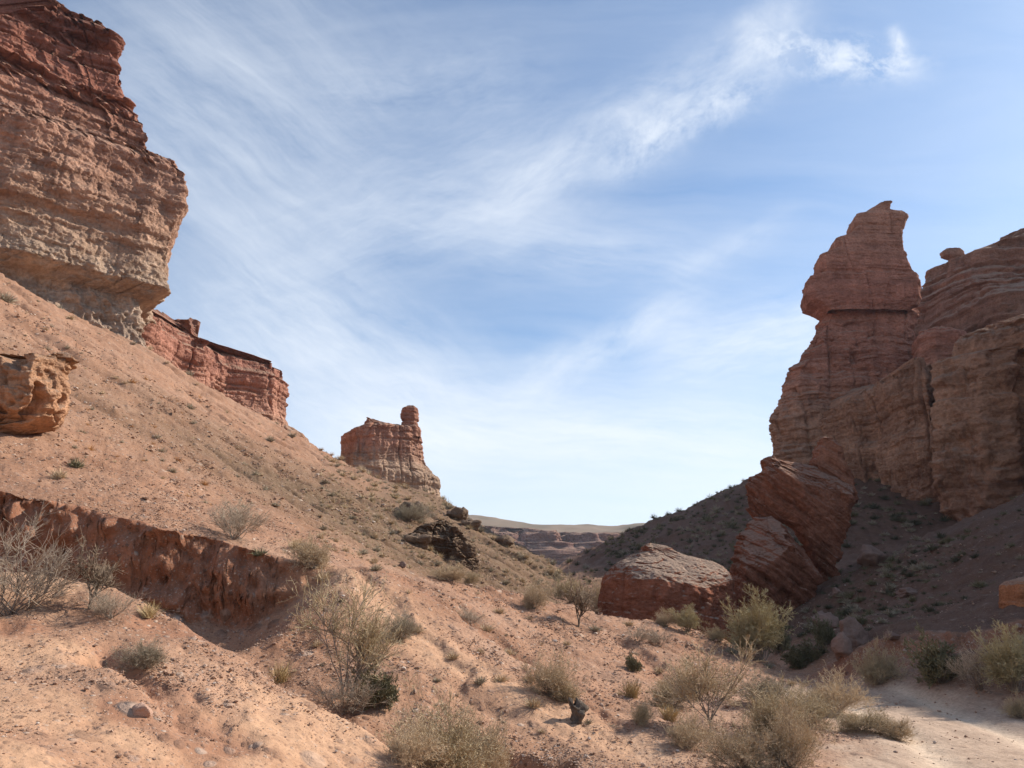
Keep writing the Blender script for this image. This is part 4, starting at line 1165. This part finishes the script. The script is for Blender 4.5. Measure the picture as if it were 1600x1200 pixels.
def shrub_meshes(seed, kind, mb, mf):
    """unit-high plant: returns (branches mesh, foliage mesh or None)"""
    r = np.random.default_rng(seed)
    cfg = dict(
        twiggy=dict(main=22, spread=0.85, mlen=0.75, up=0.10, sub=7, slen=0.42, tw=9, tlen=0.24, r0=0.008, leaf=0),
        dome=dict(main=80, spread=1.05, mlen=0.72, up=0.06, sub=7, slen=0.36, tw=5, tlen=0.2, r0=0.0042, leaf=5, ll=0.05, lw=0.007),
        treelet=dict(main=9, spread=0.55, mlen=0.62, up=0.10, sub=9, slen=0.42, tw=9, tlen=0.24, r0=0.0085, leaf=5, ll=0.045, lw=0.0045, trunk=0.14, t0=0.55),
        feathery=dict(main=34, spread=0.62, mlen=0.80, up=0.10, sub=9, slen=0.36, tw=8, tlen=0.2, r0=0.007, leaf=7, ll=0.06, lw=0.008),
        leafy=dict(main=60, spread=0.95, mlen=0.72, up=0.08, sub=6, slen=0.3, tw=4, tlen=0.16, r0=0.007, leaf=9, ll=0.07, lw=0.024),
        snag=dict(main=7, spread=0.8, mlen=0.55, up=0.12, sub=7, slen=0.36, tw=10, tlen=0.22, r0=0.019, leaf=2, ll=0.05, lw=0.010, trunk=0.22),
    )[kind]
    N = cfg['main']
    cl = r.uniform(0, 2 * math.pi, 6)
    az = np.where(r.random(N) < 0.7, cl[r.integers(0, 6, N)] + r.normal(scale=0.3, size=N), r.uniform(0, 2 * math.pi, N))
    lop = 1 + 0.32 * np.cos(az - r.uniform(0, 6.28)) + 0.22 * np.cos(3 * az + r.uniform(0, 6.28))
    tilt = cfg['spread'] * np.sqrt(r.uniform(0.02, 1.0, N)) * 1.25
    tilt = np.minimum(tilt, 1.45)
    dirs = np.c_[np.sin(tilt) * np.cos(az), np.sin(tilt) * np.sin(az), np.cos(tilt)]
    start = np.c_[r.normal(scale=0.05, size=(N, 2)), np.full(N, -0.02)]
    VV, FF, off = [], [], 0

    def add(poly, rad):
        nonlocal off
        v, f = tubes(poly, rad)
        VV.append(v); FF.append(f + off); off += len(v)

    if 'trunk' in cfg:
        T = cfg['trunk']
        tr = grow(r, np.array([[0, 0, -0.03], [0.03, 0.0, -0.03]]), np.array([[0.12, 0, 1.0], [-0.25, 0.1, 1.0]]), np.array([T, T * 1.5]), 5, 0.1, 0.14)
        add(tr, np.linspace(cfg['r0'] * 1.5, cfg['r0'] * 1.05, 5)[None, :].repeat(2, 0))
        start = tr[r.integers(0, 2, N), -1] - np.array([0, 0, 0.01])
    main = grow(r, start, dirs, cfg['mlen'] * lop * r.uniform(0.5, 1.2, N), 6, cfg['up'], 0.14)
    add(main, np.linspace(cfg['r0'], cfg['r0'] * 0.45, 6)[None, :].repeat(N, 0) * r.uniform(0.7, 1.2, (N, 1)))
    p, d = spawn(r, main, cfg['sub'], cfg.get('t0', 0.3), 1.0)
    sub = grow(r, p, d + r.normal(scale=0.5, size=d.shape), cfg['slen'] * r.uniform(0.5, 1.1, len(p)), 4, 0.12, 0.18)
    add(sub, np.linspace(cfg['r0'] * 0.45, cfg['r0'] * 0.28, 4)[None, :].repeat(len(p), 0))
    p, d = spawn(r, sub, cfg['tw'], 0.25, 1.0)
    tw = grow(r, p, d + r.normal(scale=0.55, size=d.shape), cfg['tlen'] * r.uniform(0.5, 1.1, len(p)), 3, 0.10, 0.2)
    ft = None
    A, B = np.vstack(VV), np.vstack(FF)
    tv, tf = tubes(tw, np.linspace(max(cfg['r0'] * 0.26, 0.0024), 0.0016, 3)[None, :].repeat(len(p), 0))
    if cfg['leaf']:
        lv, lf = ribbons(r, tw, cfg['leaf'], 0.1, 1.0, cfg['ll'], cfg['lw'])
        FV, FFc = np.vstack([tv, lv]), np.vstack([tf, lf + len(tv)])
    else:
        FV, FFc = tv, tf
    top = np.percentile(FV[:, 2], 99.5)
    rad = np.percentile(np.abs(FV[:, 0]), 98)
    sc_ = np.array([0.5 / rad, 0.5 / rad, 1.0 / top])
    return mesh_of('branches', A * sc_, B, [mb], True), mesh_of('foliage' if cfg['leaf'] else 'twigs', FV * sc_, FFc, [mf], True)


def tuft_mesh(name, seed, mat, blades=140, lean=0.9, width=0.02):
    r = np.random.default_rng(seed)
    az = r.uniform(0, 2 * math.pi, blades)
    tl = lean * np.sqrt(r.uniform(0, 1, blades)) * 1.2
    d = np.c_[np.sin(tl) * np.cos(az), np.sin(tl) * np.sin(az), np.cos(tl) + 0.15]
    st = np.c_[r.normal(scale=0.14, size=(blades, 2)), np.full(blades, -0.05)]
    po = grow(r, st, d, r.uniform(0.5, 1.1, blades), 4, -0.05, 0.16)
    side = unitv(np.cross(unitv(po[:, -1] - po[:, 0]), r.normal(size=(blades, 3)))) * width
    w = np.array([1, 0.9, 0.7, 0.15])
    V = np.stack([po - side[:, None] * w[None, :, None], po + side[:, None] * w[None, :, None]], 2)
    i = np.arange(blades)[:, None] * 8
    k = np.arange(3)[None, :] * 2
    Fc = np.stack([i + k, i + k + 1, i + k + 3, i + k + 2], -1).reshape(-1, 4)
    V = V.reshape(-1, 3)
    V = V * np.array([0.5 / np.percentile(np.abs(V[:, 0]), 97), 0.5 / np.percentile(np.abs(V[:, 1]), 97), 1 / np.percentile(V[:, 2], 99)])
    return mesh_of(name, V, Fc, [mat], True)


WOOD = plant_material('grey_wood', (0.16, 0.12, 0.095), (0.34, 0.27, 0.21))
GREY = plant_material('grey_dry_twigs', (0.32, 0.25, 0.18), (0.52, 0.42, 0.32))
TANP = plant_material('tan_dry_twigs', (0.42, 0.31, 0.19), (0.64, 0.49, 0.32))
OLIVE = plant_material('olive_dry_leaf', (0.38, 0.29, 0.17), (0.57, 0.445, 0.28))
GOLD = plant_material('golden_green_leaf', (0.36, 0.29, 0.15), (0.55, 0.45, 0.26))
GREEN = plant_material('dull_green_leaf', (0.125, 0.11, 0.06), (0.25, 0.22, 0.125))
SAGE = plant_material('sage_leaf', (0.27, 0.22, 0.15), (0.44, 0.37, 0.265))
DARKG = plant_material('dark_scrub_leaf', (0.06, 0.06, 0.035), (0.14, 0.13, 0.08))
BARK = plant_material('dark_bark', (0.08, 0.055, 0.04), (0.20, 0.15, 0.115))
DRYB = plant_material('brown_dry_twigs', (0.20, 0.145, 0.10), (0.36, 0.27, 0.19))
YELL = plant_material('yellow_dry_grass', (0.36, 0.25, 0.12), (0.55, 0.42, 0.22))
ORAN = plant_material('orange_dry_stalks', (0.42, 0.20, 0.07), (0.55, 0.30, 0.12))

PROTO = {
    'twiggy': [shrub_meshes(301 + i, 'twiggy', WOOD, GREY) for i in range(2)],
    'dome': [shrub_meshes(311 + i, 'dome', WOOD, TANP) for i in range(2)],
    'domegrey': [shrub_meshes(321, 'dome', WOOD, SAGE)],
    'olive': [shrub_meshes(326 + i, 'dome', WOOD, OLIVE) for i in range(2)],
    'treelet': [shrub_meshes(331, 'treelet', WOOD, OLIVE)],
    'big': [shrub_meshes(336, 'treelet', WOOD, TANP)],
    'feathery': [shrub_meshes(341, 'feathery', WOOD, GOLD)],
    'leafy': [shrub_meshes(351, 'leafy', WOOD, GREEN)],
    'snag': [shrub_meshes(361, 'snag', BARK, DRYB)],
}
TUFT = {
    'yellow': [tuft_mesh('grass_tuft', 401 + i, YELL, 170, 0.8, 0.014) for i in range(2)],
    'sage': [tuft_mesh('shrub_tuft', 411 + i, SAGE, 150, 1.15, 0.03) for i in range(3)],
    'tan': [tuft_mesh('shrub_tuft', 421 + i, TANP, 150, 1.1, 0.025) for i in range(2)],
    'green': [tuft_mesh('shrub_tuft', 431, GREEN, 150, 1.1, 0.035)],
    'olive': [tuft_mesh('shrub_tuft', 451, OLIVE, 130, 1.1, 0.03)],
    'dark': [tuft_mesh('shrub_tuft', 461, DARKG, 130, 1.1, 0.035)],
    'orange': [tuft_mesh('dry_tuft', 441, ORAN, 120, 1.25, 0.02)],
}


def plant_at(kind, p, w, h, label, cat, group=None, name=None):
    if kind in PROTO and name:
        br, fo = random.choice(PROTO[kind])
        o = link(name or 'shrub', None, tuple(p))
        link('branches', br, parent=o)
        link(fo.name.split('.')[0], fo, parent=o)
    else:
        me = random.choice(TUFT[kind])
        o = link(name or me.name.split('.')[0], me, tuple(p))
    o.scale = (w, w * random.uniform(0.85, 1.1), h)
    o.rotation_euler = (random.uniform(-0.1, 0.1), random.uniform(-0.1, 0.1), random.uniform(0, 6.28))
    tag(o, label, cat, group)
    return o


def plant(kind, px, py, wpx, hpx, label, cat='shrub', group=None, name=None):
    p = hit(px, py)
    d = math.hypot(math.hypot(p[0], p[1]), p[2] - EYE)
    return plant_at(kind, p, wpx / F_PX * d * 0.97, hpx / F_PX * d * 1.02, label, cat, group, name)


for row in (
    ('twiggy', 18, 955, 190, 125, 'wide grey twiggy shrub at the left edge of the sandy mound'),
    ('twiggy', 38, 888, 150, 95, 'pale dead shrub in front of the left end of the gully wall'),
    ('snag', 140, 950, 80, 88, 'dead shrub with a forked grey trunk right of the wide twiggy shrub'),
    ('twiggy', 172, 965, 80, 45, 'low grey twigs spreading at the foot of the forked dead shrub'),
    ('domegrey', 232, 1042, 70, 38, 'small grey shrub on the mound beside a narrow rill'),
    ('twiggy', 368, 842, 92, 62, 'bare dark-tipped shrub on the rim of the red gully wall'),
    ('dome', 488, 886, 70, 48, 'round tan bush on the rim at the right end of the gully wall'),
    ('treelet', 536, 1112, 134, 182, 'tall thin-stemmed shrub with an airy olive crown below the spur'),
    ('twiggy', 545, 1112, 130, 72, 'grey tangle of twigs at the foot of the tall airy shrub'),
    ('leafy', 592, 1106, 62, 58, 'round green bush beside the foot of the tall airy shrub'),
    ('domegrey', 628, 998, 56, 42, 'grey-green bush on the spur behind the tall airy shrub'),
    ('olive', 690, 1215, 160, 112, 'large dry bush cut off by the bottom edge, left of centre'),
    ('dome', 640, 1195, 90, 60, 'tan bush at the left side of the large dry bush at the bottom'),
    ('dome', 745, 1215, 100, 80, 'tan bush at the right side of the large dry bush at the bottom'),
    ('dome', 858, 1086, 78, 62, 'rounded tan bush alone on the middle of the spur'),
    ('olive', 884, 1094, 50, 34, 'smaller olive bush touching the rounded tan bush on the spur'),
    ('snag', 902, 976, 62, 74, 'small dark dead tree standing on the crest of the spur'),
    ('olive', 892, 938, 66, 40, 'grey-olive bush behind the small dead tree on the crest'),
    ('dome', 938, 952, 74, 42, 'tan bush on the crest just right of the small dead tree'),
    ('olive', 976, 962, 50, 32, 'olive bush on the crest at the left foot of the huge boulder'),
    ('dome', 832, 950, 46, 42, 'yellowish upright bush on the crest left of the small dead tree'),
    ('feathery', 1190, 1030, 90, 92, 'golden-green feathery bush on the crest against the dark slope'),
    ('feathery', 1160, 1000, 40, 44, 'thin green-gold bush leaning left of the golden feathery bush'),
    ('feathery', 1076, 984, 38, 36, 'pale green bush on the crest in front of the huge boulder'),
    ('dome', 1042, 976, 40, 24, 'low tan bush on the crest left of the pale green bush'),
    ('olive', 1120, 998, 34, 22, 'low olive bush on the crest right of the pale green bush'),
    ('big', 1112, 1140, 140, 118, 'largest open-branched shrub near the road, with a dark trunk foot'),
    ('olive', 1052, 1104, 76, 46, 'dark low shrub left of the largest open-branched shrub'),
    ('dome', 1074, 1166, 70, 46, 'round tan bush below the dark low shrub'),
    ('olive', 1003, 1130, 36, 32, 'small dark bush with yellow tips above the rill on the spur'),
    ('dome', 1155, 1200, 108, 66, 'broad tan bush at the bottom edge right of centre'),
    ('dome', 1235, 1200, 92, 82, 'tall tan bush at the bottom edge beside the sandy flat'),
    ('olive', 1215, 1150, 112, 66, 'olive-tan bush behind the tall tan bush at the bottom edge'),
    ('domegrey', 1190, 1100, 80, 42, 'grey-green bush on the toe of the spur'),
    ('dome', 1302, 1114, 86, 54, 'tan bush at the left bend of the pale road'),
    ('olive', 1268, 1134, 80, 46, 'olive bush in front of the tan bush at the road bend'),
    ('olive', 1346, 1142, 76, 28, 'low olive shrub spreading onto the left side of the road'),
    ('dome', 1394, 1152, 66, 26, 'low tan shrub reaching farthest onto the pale road'),
    ('leafy', 992, 1046, 30, 24, 'small green bush on the right half of the spur'),
    ('twiggy', 1030, 1008, 50, 32, 'dark bare twigs on the spur below the huge boulder'),
    ('twiggy', 1000, 1000, 40, 26, 'small patch of bare twigs on the spur left of the dark twigs'),
    ('twiggy', 735, 972, 60, 26, 'low dark twigs beside the rill on the left half of the spur'),
    ('leafy', 1472, 1064, 74, 58, 'dark green bush in shade in front of the red bank'),
    ('olive', 1372, 1068, 60, 58, 'dim olive bush in shade left of the red bank'),
    ('feathery', 1588, 1078, 66, 76, 'olive feathery bush at the right edge under the orange block'),
    ('twiggy', 1530, 1076, 60, 56, 'dim bare bush in shade between the dark green bush and right edge'),
    ('leafy', 1252, 1040, 50, 36, 'blackish green bush in the shaded hollow beyond the spur'),
    ('leafy', 1290, 1006, 36, 40, 'small dark green bush beside the big grey shaded rock'),
    ('leafy', 1215, 1018, 40, 52, 'dark bush tucked behind the golden feathery bush'),
    ('olive', 1596, 1120, 36, 30, 'small olive bush at the right edge beside the road'),
    ('domegrey', 640, 812, 70, 28, 'wide grey bush on the hillside under the butte'),
    ('domegrey', 698, 868, 50, 24, 'grey bush in front of the black outcrop'),
    ('dome', 705, 905, 56, 26, 'pale dry bush where the hillside meets the spur'),
    ('olive', 736, 912, 28, 22, 'small yellowish bush right of the pale dry bush'),
):
    kind, px, py, w, h, lb = row
    plant(kind, px, py, w, h, lb, 'dead tree' if 'dead tree' in lb else 'shrub', name='dead_tree' if 'dead tree' in lb else 'shrub')
for row in (
    ('yellow', 436, 1066, 36, 30, 'green-yellow grass tuft behind the crest of the mound'),
    ('yellow', 232, 962, 30, 22, 'dry grass tuft on the crest of the mound above the gully'),
    ('yellow', 988, 1086, 36, 26, 'yellow grass tuft above the rill on the spur'),
    ('yellow', 1046, 1122, 34, 24, 'yellow grass tuft below the dark low shrub'),
    ('yellow', 462, 856, 26, 18, 'yellow grass tuft behind the round tan rim bush'),
    ('green', 121, 730, 20, 14, 'fresh green tuft low on the bare left slope'),
    ('tan', 90, 745, 24, 15, 'brown tuft just left of the fresh green tuft'),
    ('green', 404, 866, 22, 12, 'green tuft between the bare rim shrub and the round tan bush'),
    ('sage', 8, 468, 26, 14, 'grey tuft at the left edge near the foot of the cliff'),
):
    kind, px, py, w, h, lb = row
    plant(kind, px, py, w, h, lb, 'grass tuft' if kind == 'yellow' else 'shrub')


def build_stump():
    """weathered dark stump standing on the spur"""
    m = stone_material('weathered_dark_wood', (0.03, 0.022, 0.018), (0.26, 0.2, 0.15), 2.5)
    p = hit(897, 1124)
    r = np.random.default_rng(9)
    nr, nc = 26, 28
    t = np.linspace(0, 1, nr)[:, None]
    a = np.linspace(0, 2 * math.pi, nc, endpoint=False)[None, :]
    rad = (0.085 - 0.03 * t + 0.04 * np.exp(-((t - 0.65) / 0.2) ** 2) * (np.cos(a) > 0)) * (1 + 0.35 * np.sin(a * 5 + 3 * t) * 0.5)
    x, y = rad * np.cos(a) + 0.03 * np.sin(4 * t), rad * np.sin(a)
    z = 0.27 * t + 0.05 * t * np.sin(a * 2 + 1) - 0.03
    k = 1 + 0.5 * fbm(x * 14, y * 14, z * 7, 3)
    V = np.stack([x * k, y * k, z + 0 * a], -1)
    A = np.vstack([V.reshape(-1, 3), V[-1] * np.array([0.4, 0.4, 1]) - np.array([0, 0, 0.02])])
    me = mesh_of('tree_stump', A, grid_faces(nr + 1, nc, True), [m])
    tag(link('tree_stump', me, tuple(p)), 'dark weathered stump standing on the light gravel spur', 'stump')


build_stump()

# ------------------------------------------------------------------ scattered plants and stones, picked from the ground that is in view
rs = np.random.default_rng(77)
zone = GAT['zone'][SEEN]
sx, sy, sd = gpx[SEEN], gpy[SEEN], gdep[SEEN]


def pick(mask, n, min_px):
    idx = np.nonzero(mask)[0]
    rs.shuffle(idx)
    taken, out = {}, []
    for i in idx:
        c = (int(sx[i] // min_px), int(sy[i] // min_px))
        if any((c[0] + a, c[1] + b) in taken for a in (-1, 0, 1) for b in (-1, 0, 1)):
            continue
        taken[c] = 1
        out.append(i)
        if len(out) >= n:
            break
    return out


inpic = (sx > 2) & (sx < 1598)
hill = inpic & (zone == 3) & (sd > 20)
_gx, _gy = GV[SEEN, 0], GV[SEEN, 1]
right_talus = inpic & (zone == 2) & (sd > 24) & (rs.random(len(sx)) < 0.12 + 1.3 * sstep(-0.05, 0.4, fbm(_gx * 0.09, _gy * 0.05, 9.0, 3)))
JOBS = []


def want(mask, n, gap, lo, hi, kinds, flat_, label, cat, group):
    for i in pick(mask, n, gap):
        px_ = lo + (hi - lo) * rs.random() ** 2.2
        JOBS.append((px_, kinds[rs.integers(0, len(kinds))], GV[SEEN[i]], px_ / F_PX * sd[i], flat_, label, cat, group))


want(hill & (sx < 560), 130, 8, 5, 16, ('sage', 'sage', 'tan'), 0.5, 'small grey-green tuft on the bare talus below the left cliffs', 'shrub', 'tufts on the left talus')
want(hill & (sx > 90) & (sx < 330) & (sy > 590), 26, 14, 8, 20, ('orange',), 0.45, 'orange dry tuft on the talus below the overhanging cliff', 'dry tuft', 'orange dry tufts on the left talus')
want(hill & (sx >= 500), 800, 3, 4, 17, ('sage', 'tan', 'tan', 'olive'), 0.55, 'low scrub tuft on the brown hillside below the butte', 'shrub', 'scrub on the hillside below the butte')
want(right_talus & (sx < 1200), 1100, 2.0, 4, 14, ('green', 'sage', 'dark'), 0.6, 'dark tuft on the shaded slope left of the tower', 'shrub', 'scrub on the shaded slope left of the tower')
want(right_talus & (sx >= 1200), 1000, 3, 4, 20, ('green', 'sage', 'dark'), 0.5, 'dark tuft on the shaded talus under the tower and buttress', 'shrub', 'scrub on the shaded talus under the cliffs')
want(inpic & (zone == 0) & (sd > 9.5) & (sd < 40) & (sx > 450) & (sx < 1300) & (sy < 1150), 80, 20, 10, 34, ('tan', 'tan', 'sage'), 0.45, 'low dry tuft on the sunlit gravel spur', 'shrub', 'low tufts on the gravel spur')
JOBS.sort(key=lambda j: -j[0])
rest = {}
for k, (px_, kind, p, w_, flat_, label, cat, group) in enumerate(JOBS):
    if k < 290:
        plant_at(kind, p, w_, w_ * flat_ * rs.uniform(0.8, 1.3), label, cat, group)
    else:
        rest.setdefault(kind, []).append((p, w_, w_ * flat_ * rs.uniform(0.8, 1.3)))


def scrub_mass():
    VV, FF, MI, off, mats = [], [], [], 0, []
    for kind, items in rest.items():
        me = TUFT[kind][0]
        v = np.empty(len(me.vertices) * 3, dtype=np.float32); me.vertices.foreach_get('co', v); v = v.reshape(-1, 3)
        f = np.array([q_.vertices[:] for q_ in me.polygons])
        f = f[np.arange(len(f)) // 3 % 2 == 0]
        mats.append(me.materials[0])
        for p, w_, h_ in items:
            a_ = rs.uniform(0, 6.28)
            c_, s_ = math.cos(a_), math.sin(a_)
            VV.append(np.c_[(v[:, 0] * c_ - v[:, 1] * s_) * w_, (v[:, 0] * s_ + v[:, 1] * c_) * w_, v[:, 2] * h_] + p)
            FF.append(f + off); MI.append(np.full(len(f), len(mats) - 1, dtype=np.int32)); off += len(v)
    me = mesh_of('scrub', np.vstack(VV), np.vstack(FF), mats, True)
    me.polygons.foreach_set('material_index', np.concatenate(MI))
    o = link('scrub', me)
    o['kind'] = 'stuff'
    o['label'], o['category'] = 'sparse desert scrub dotted over the far slopes', 'scrub'


scrub_mass()

# stones one can count
for i in pick(inpic & (sd < 34) & (sy < 1199), 220, 16):
    s = min(rs.lognormal(math.log(4.2), 0.4), 11) / F_PX * sd[i] * 0.5
    me = stone_meshes[rs.integers(0, 6)]
    o = link('stone', me, tuple(GV[SEEN[i]] - np.array([0, 0, s * 0.2])))
    o.scale = (s, s * rs.uniform(0.7, 1), s * rs.uniform(0.7, 1.1))
    o.rotation_euler = (rs.uniform(-.3, .3), rs.uniform(-.3, .3), rs.uniform(0, 6.28))
    tag(o, 'loose stone on the gravelly ground near the camera', 'stone', 'loose stones on the near ground')


def scatter_gravel():
    """the grit nobody could count, as one mesh"""
    base = []
    for i in range(8):
        me = boulder_mesh('pebble', 500 + i, m_stone, 1, 0.15, 0.6, 6)
        v = np.empty(len(me.vertices) * 3, dtype=np.float32); me.vertices.foreach_get('co', v)
        f = np.array([p.vertices[:] for p in me.polygons])
        base.append((v.reshape(-1, 3), f))
        bpy.data.meshes.remove(me)
    ok = np.nonzero((sd < 60) & (GAT['clay'][SEEN] < 0.25))[0]
    wgt = np.where(GAT['road'][SEEN[ok]] > 0.5, 0.22, 1.0) * np.where(GAT['dark'][SEEN[ok]] > 0.4, 0.12, 1.0) * np.where(GAT['sand'][SEEN[ok]] > 0.5, 0.35, 1.0) * np.clip(0.25 + 1.6 * fbm(GV[SEEN[ok], 0] * 0.8, GV[SEEN[ok], 1] * 0.8, 3.3, 3), 0.08, 1.5)
    ids = rs.choice(ok, size=62000, p=wgt / wgt.sum())
    VV, FF, off = [], [], 0
    ang = rs.uniform(0, 6.28, len(ids))
    sz = np.minimum(rs.lognormal(math.log(1.5), 0.55, len(ids)) * np.interp(sd[ids], [5, 9, 14], [1.3, 1.05, 1.0]), 8.0) / F_PX * sd[ids] * 0.5
    for k, i in enumerate(ids):
        v, f = base[k % 8]
        c, s = math.cos(ang[k]), math.sin(ang[k])
        q = v * sz[k]
        w = np.c_[q[:, 0] * c - q[:, 1] * s, q[:, 0] * s + q[:, 1] * c, q[:, 2]]
        w += GV[SEEN[i]] + np.r_[rs.normal(scale=0.004 * sd[i], size=2), -0.25 * sz[k]]
        VV.append(w); FF.append(f + off); off += len(v)
    m, q, b = base_mat('gravel_stone')
    geo = q.new('ShaderNodeNewGeometry')
    q.put(b.inputs['Base Color'], q.ramp(geo.outputs['Random Per Island'], [(0.0, (0.30, 0.18, 0.125)), (0.45, (0.37, 0.23, 0.155)), (0.85, (0.43, 0.295, 0.215)), (1.0, (0.56, 0.46, 0.38))]))
    o = link('gravel', mesh_of('gravel', np.vstack(VV), np.vstack(FF), [m], False))
    o['kind'] = 'stuff'
    o['label'], o['category'] = 'loose gravel scattered over the slopes', 'gravel'


scatter_gravel()


def build_haze():
    """the air of the canyon: one even, very thin volume round everything below the sky"""
    m = bpy.data.materials.new('air')
    m.use_nodes = True
    t = m.node_tree
    t.nodes.clear()
    out = t.nodes.new('ShaderNodeOutputMaterial')
    v = t.nodes.new('ShaderNodeVolumePrincipled')
    v.inputs['Color'].default_value = (0.80, 0.87, 1.0, 1)
    v.inputs['Density'].default_value = 0.00012
    v.inputs['Anisotropy'].default_value = 0.2
    t.links.new(v.outputs[0], out.inputs['Volume'])
    x, y0, y1, z0, z1 = 3600.0, -3600.0, 3600.0, -8.0, 150.0
    V = np.array([(a, b, c) for c in (z0, z1) for b in (y0, y1) for a in (-x, x)])
    Fc = np.array([(0, 2, 3, 1), (4, 5, 7, 6), (0, 1, 5, 4), (2, 6, 7, 3), (0, 4, 6, 2), (1, 3, 7, 5)])
    o = link('haze', mesh_of('haze', V, Fc, [m], False))
    o['kind'] = 'stuff'
    o['label'], o['category'] = 'thin blue haze of the distance', 'haze'


build_haze()
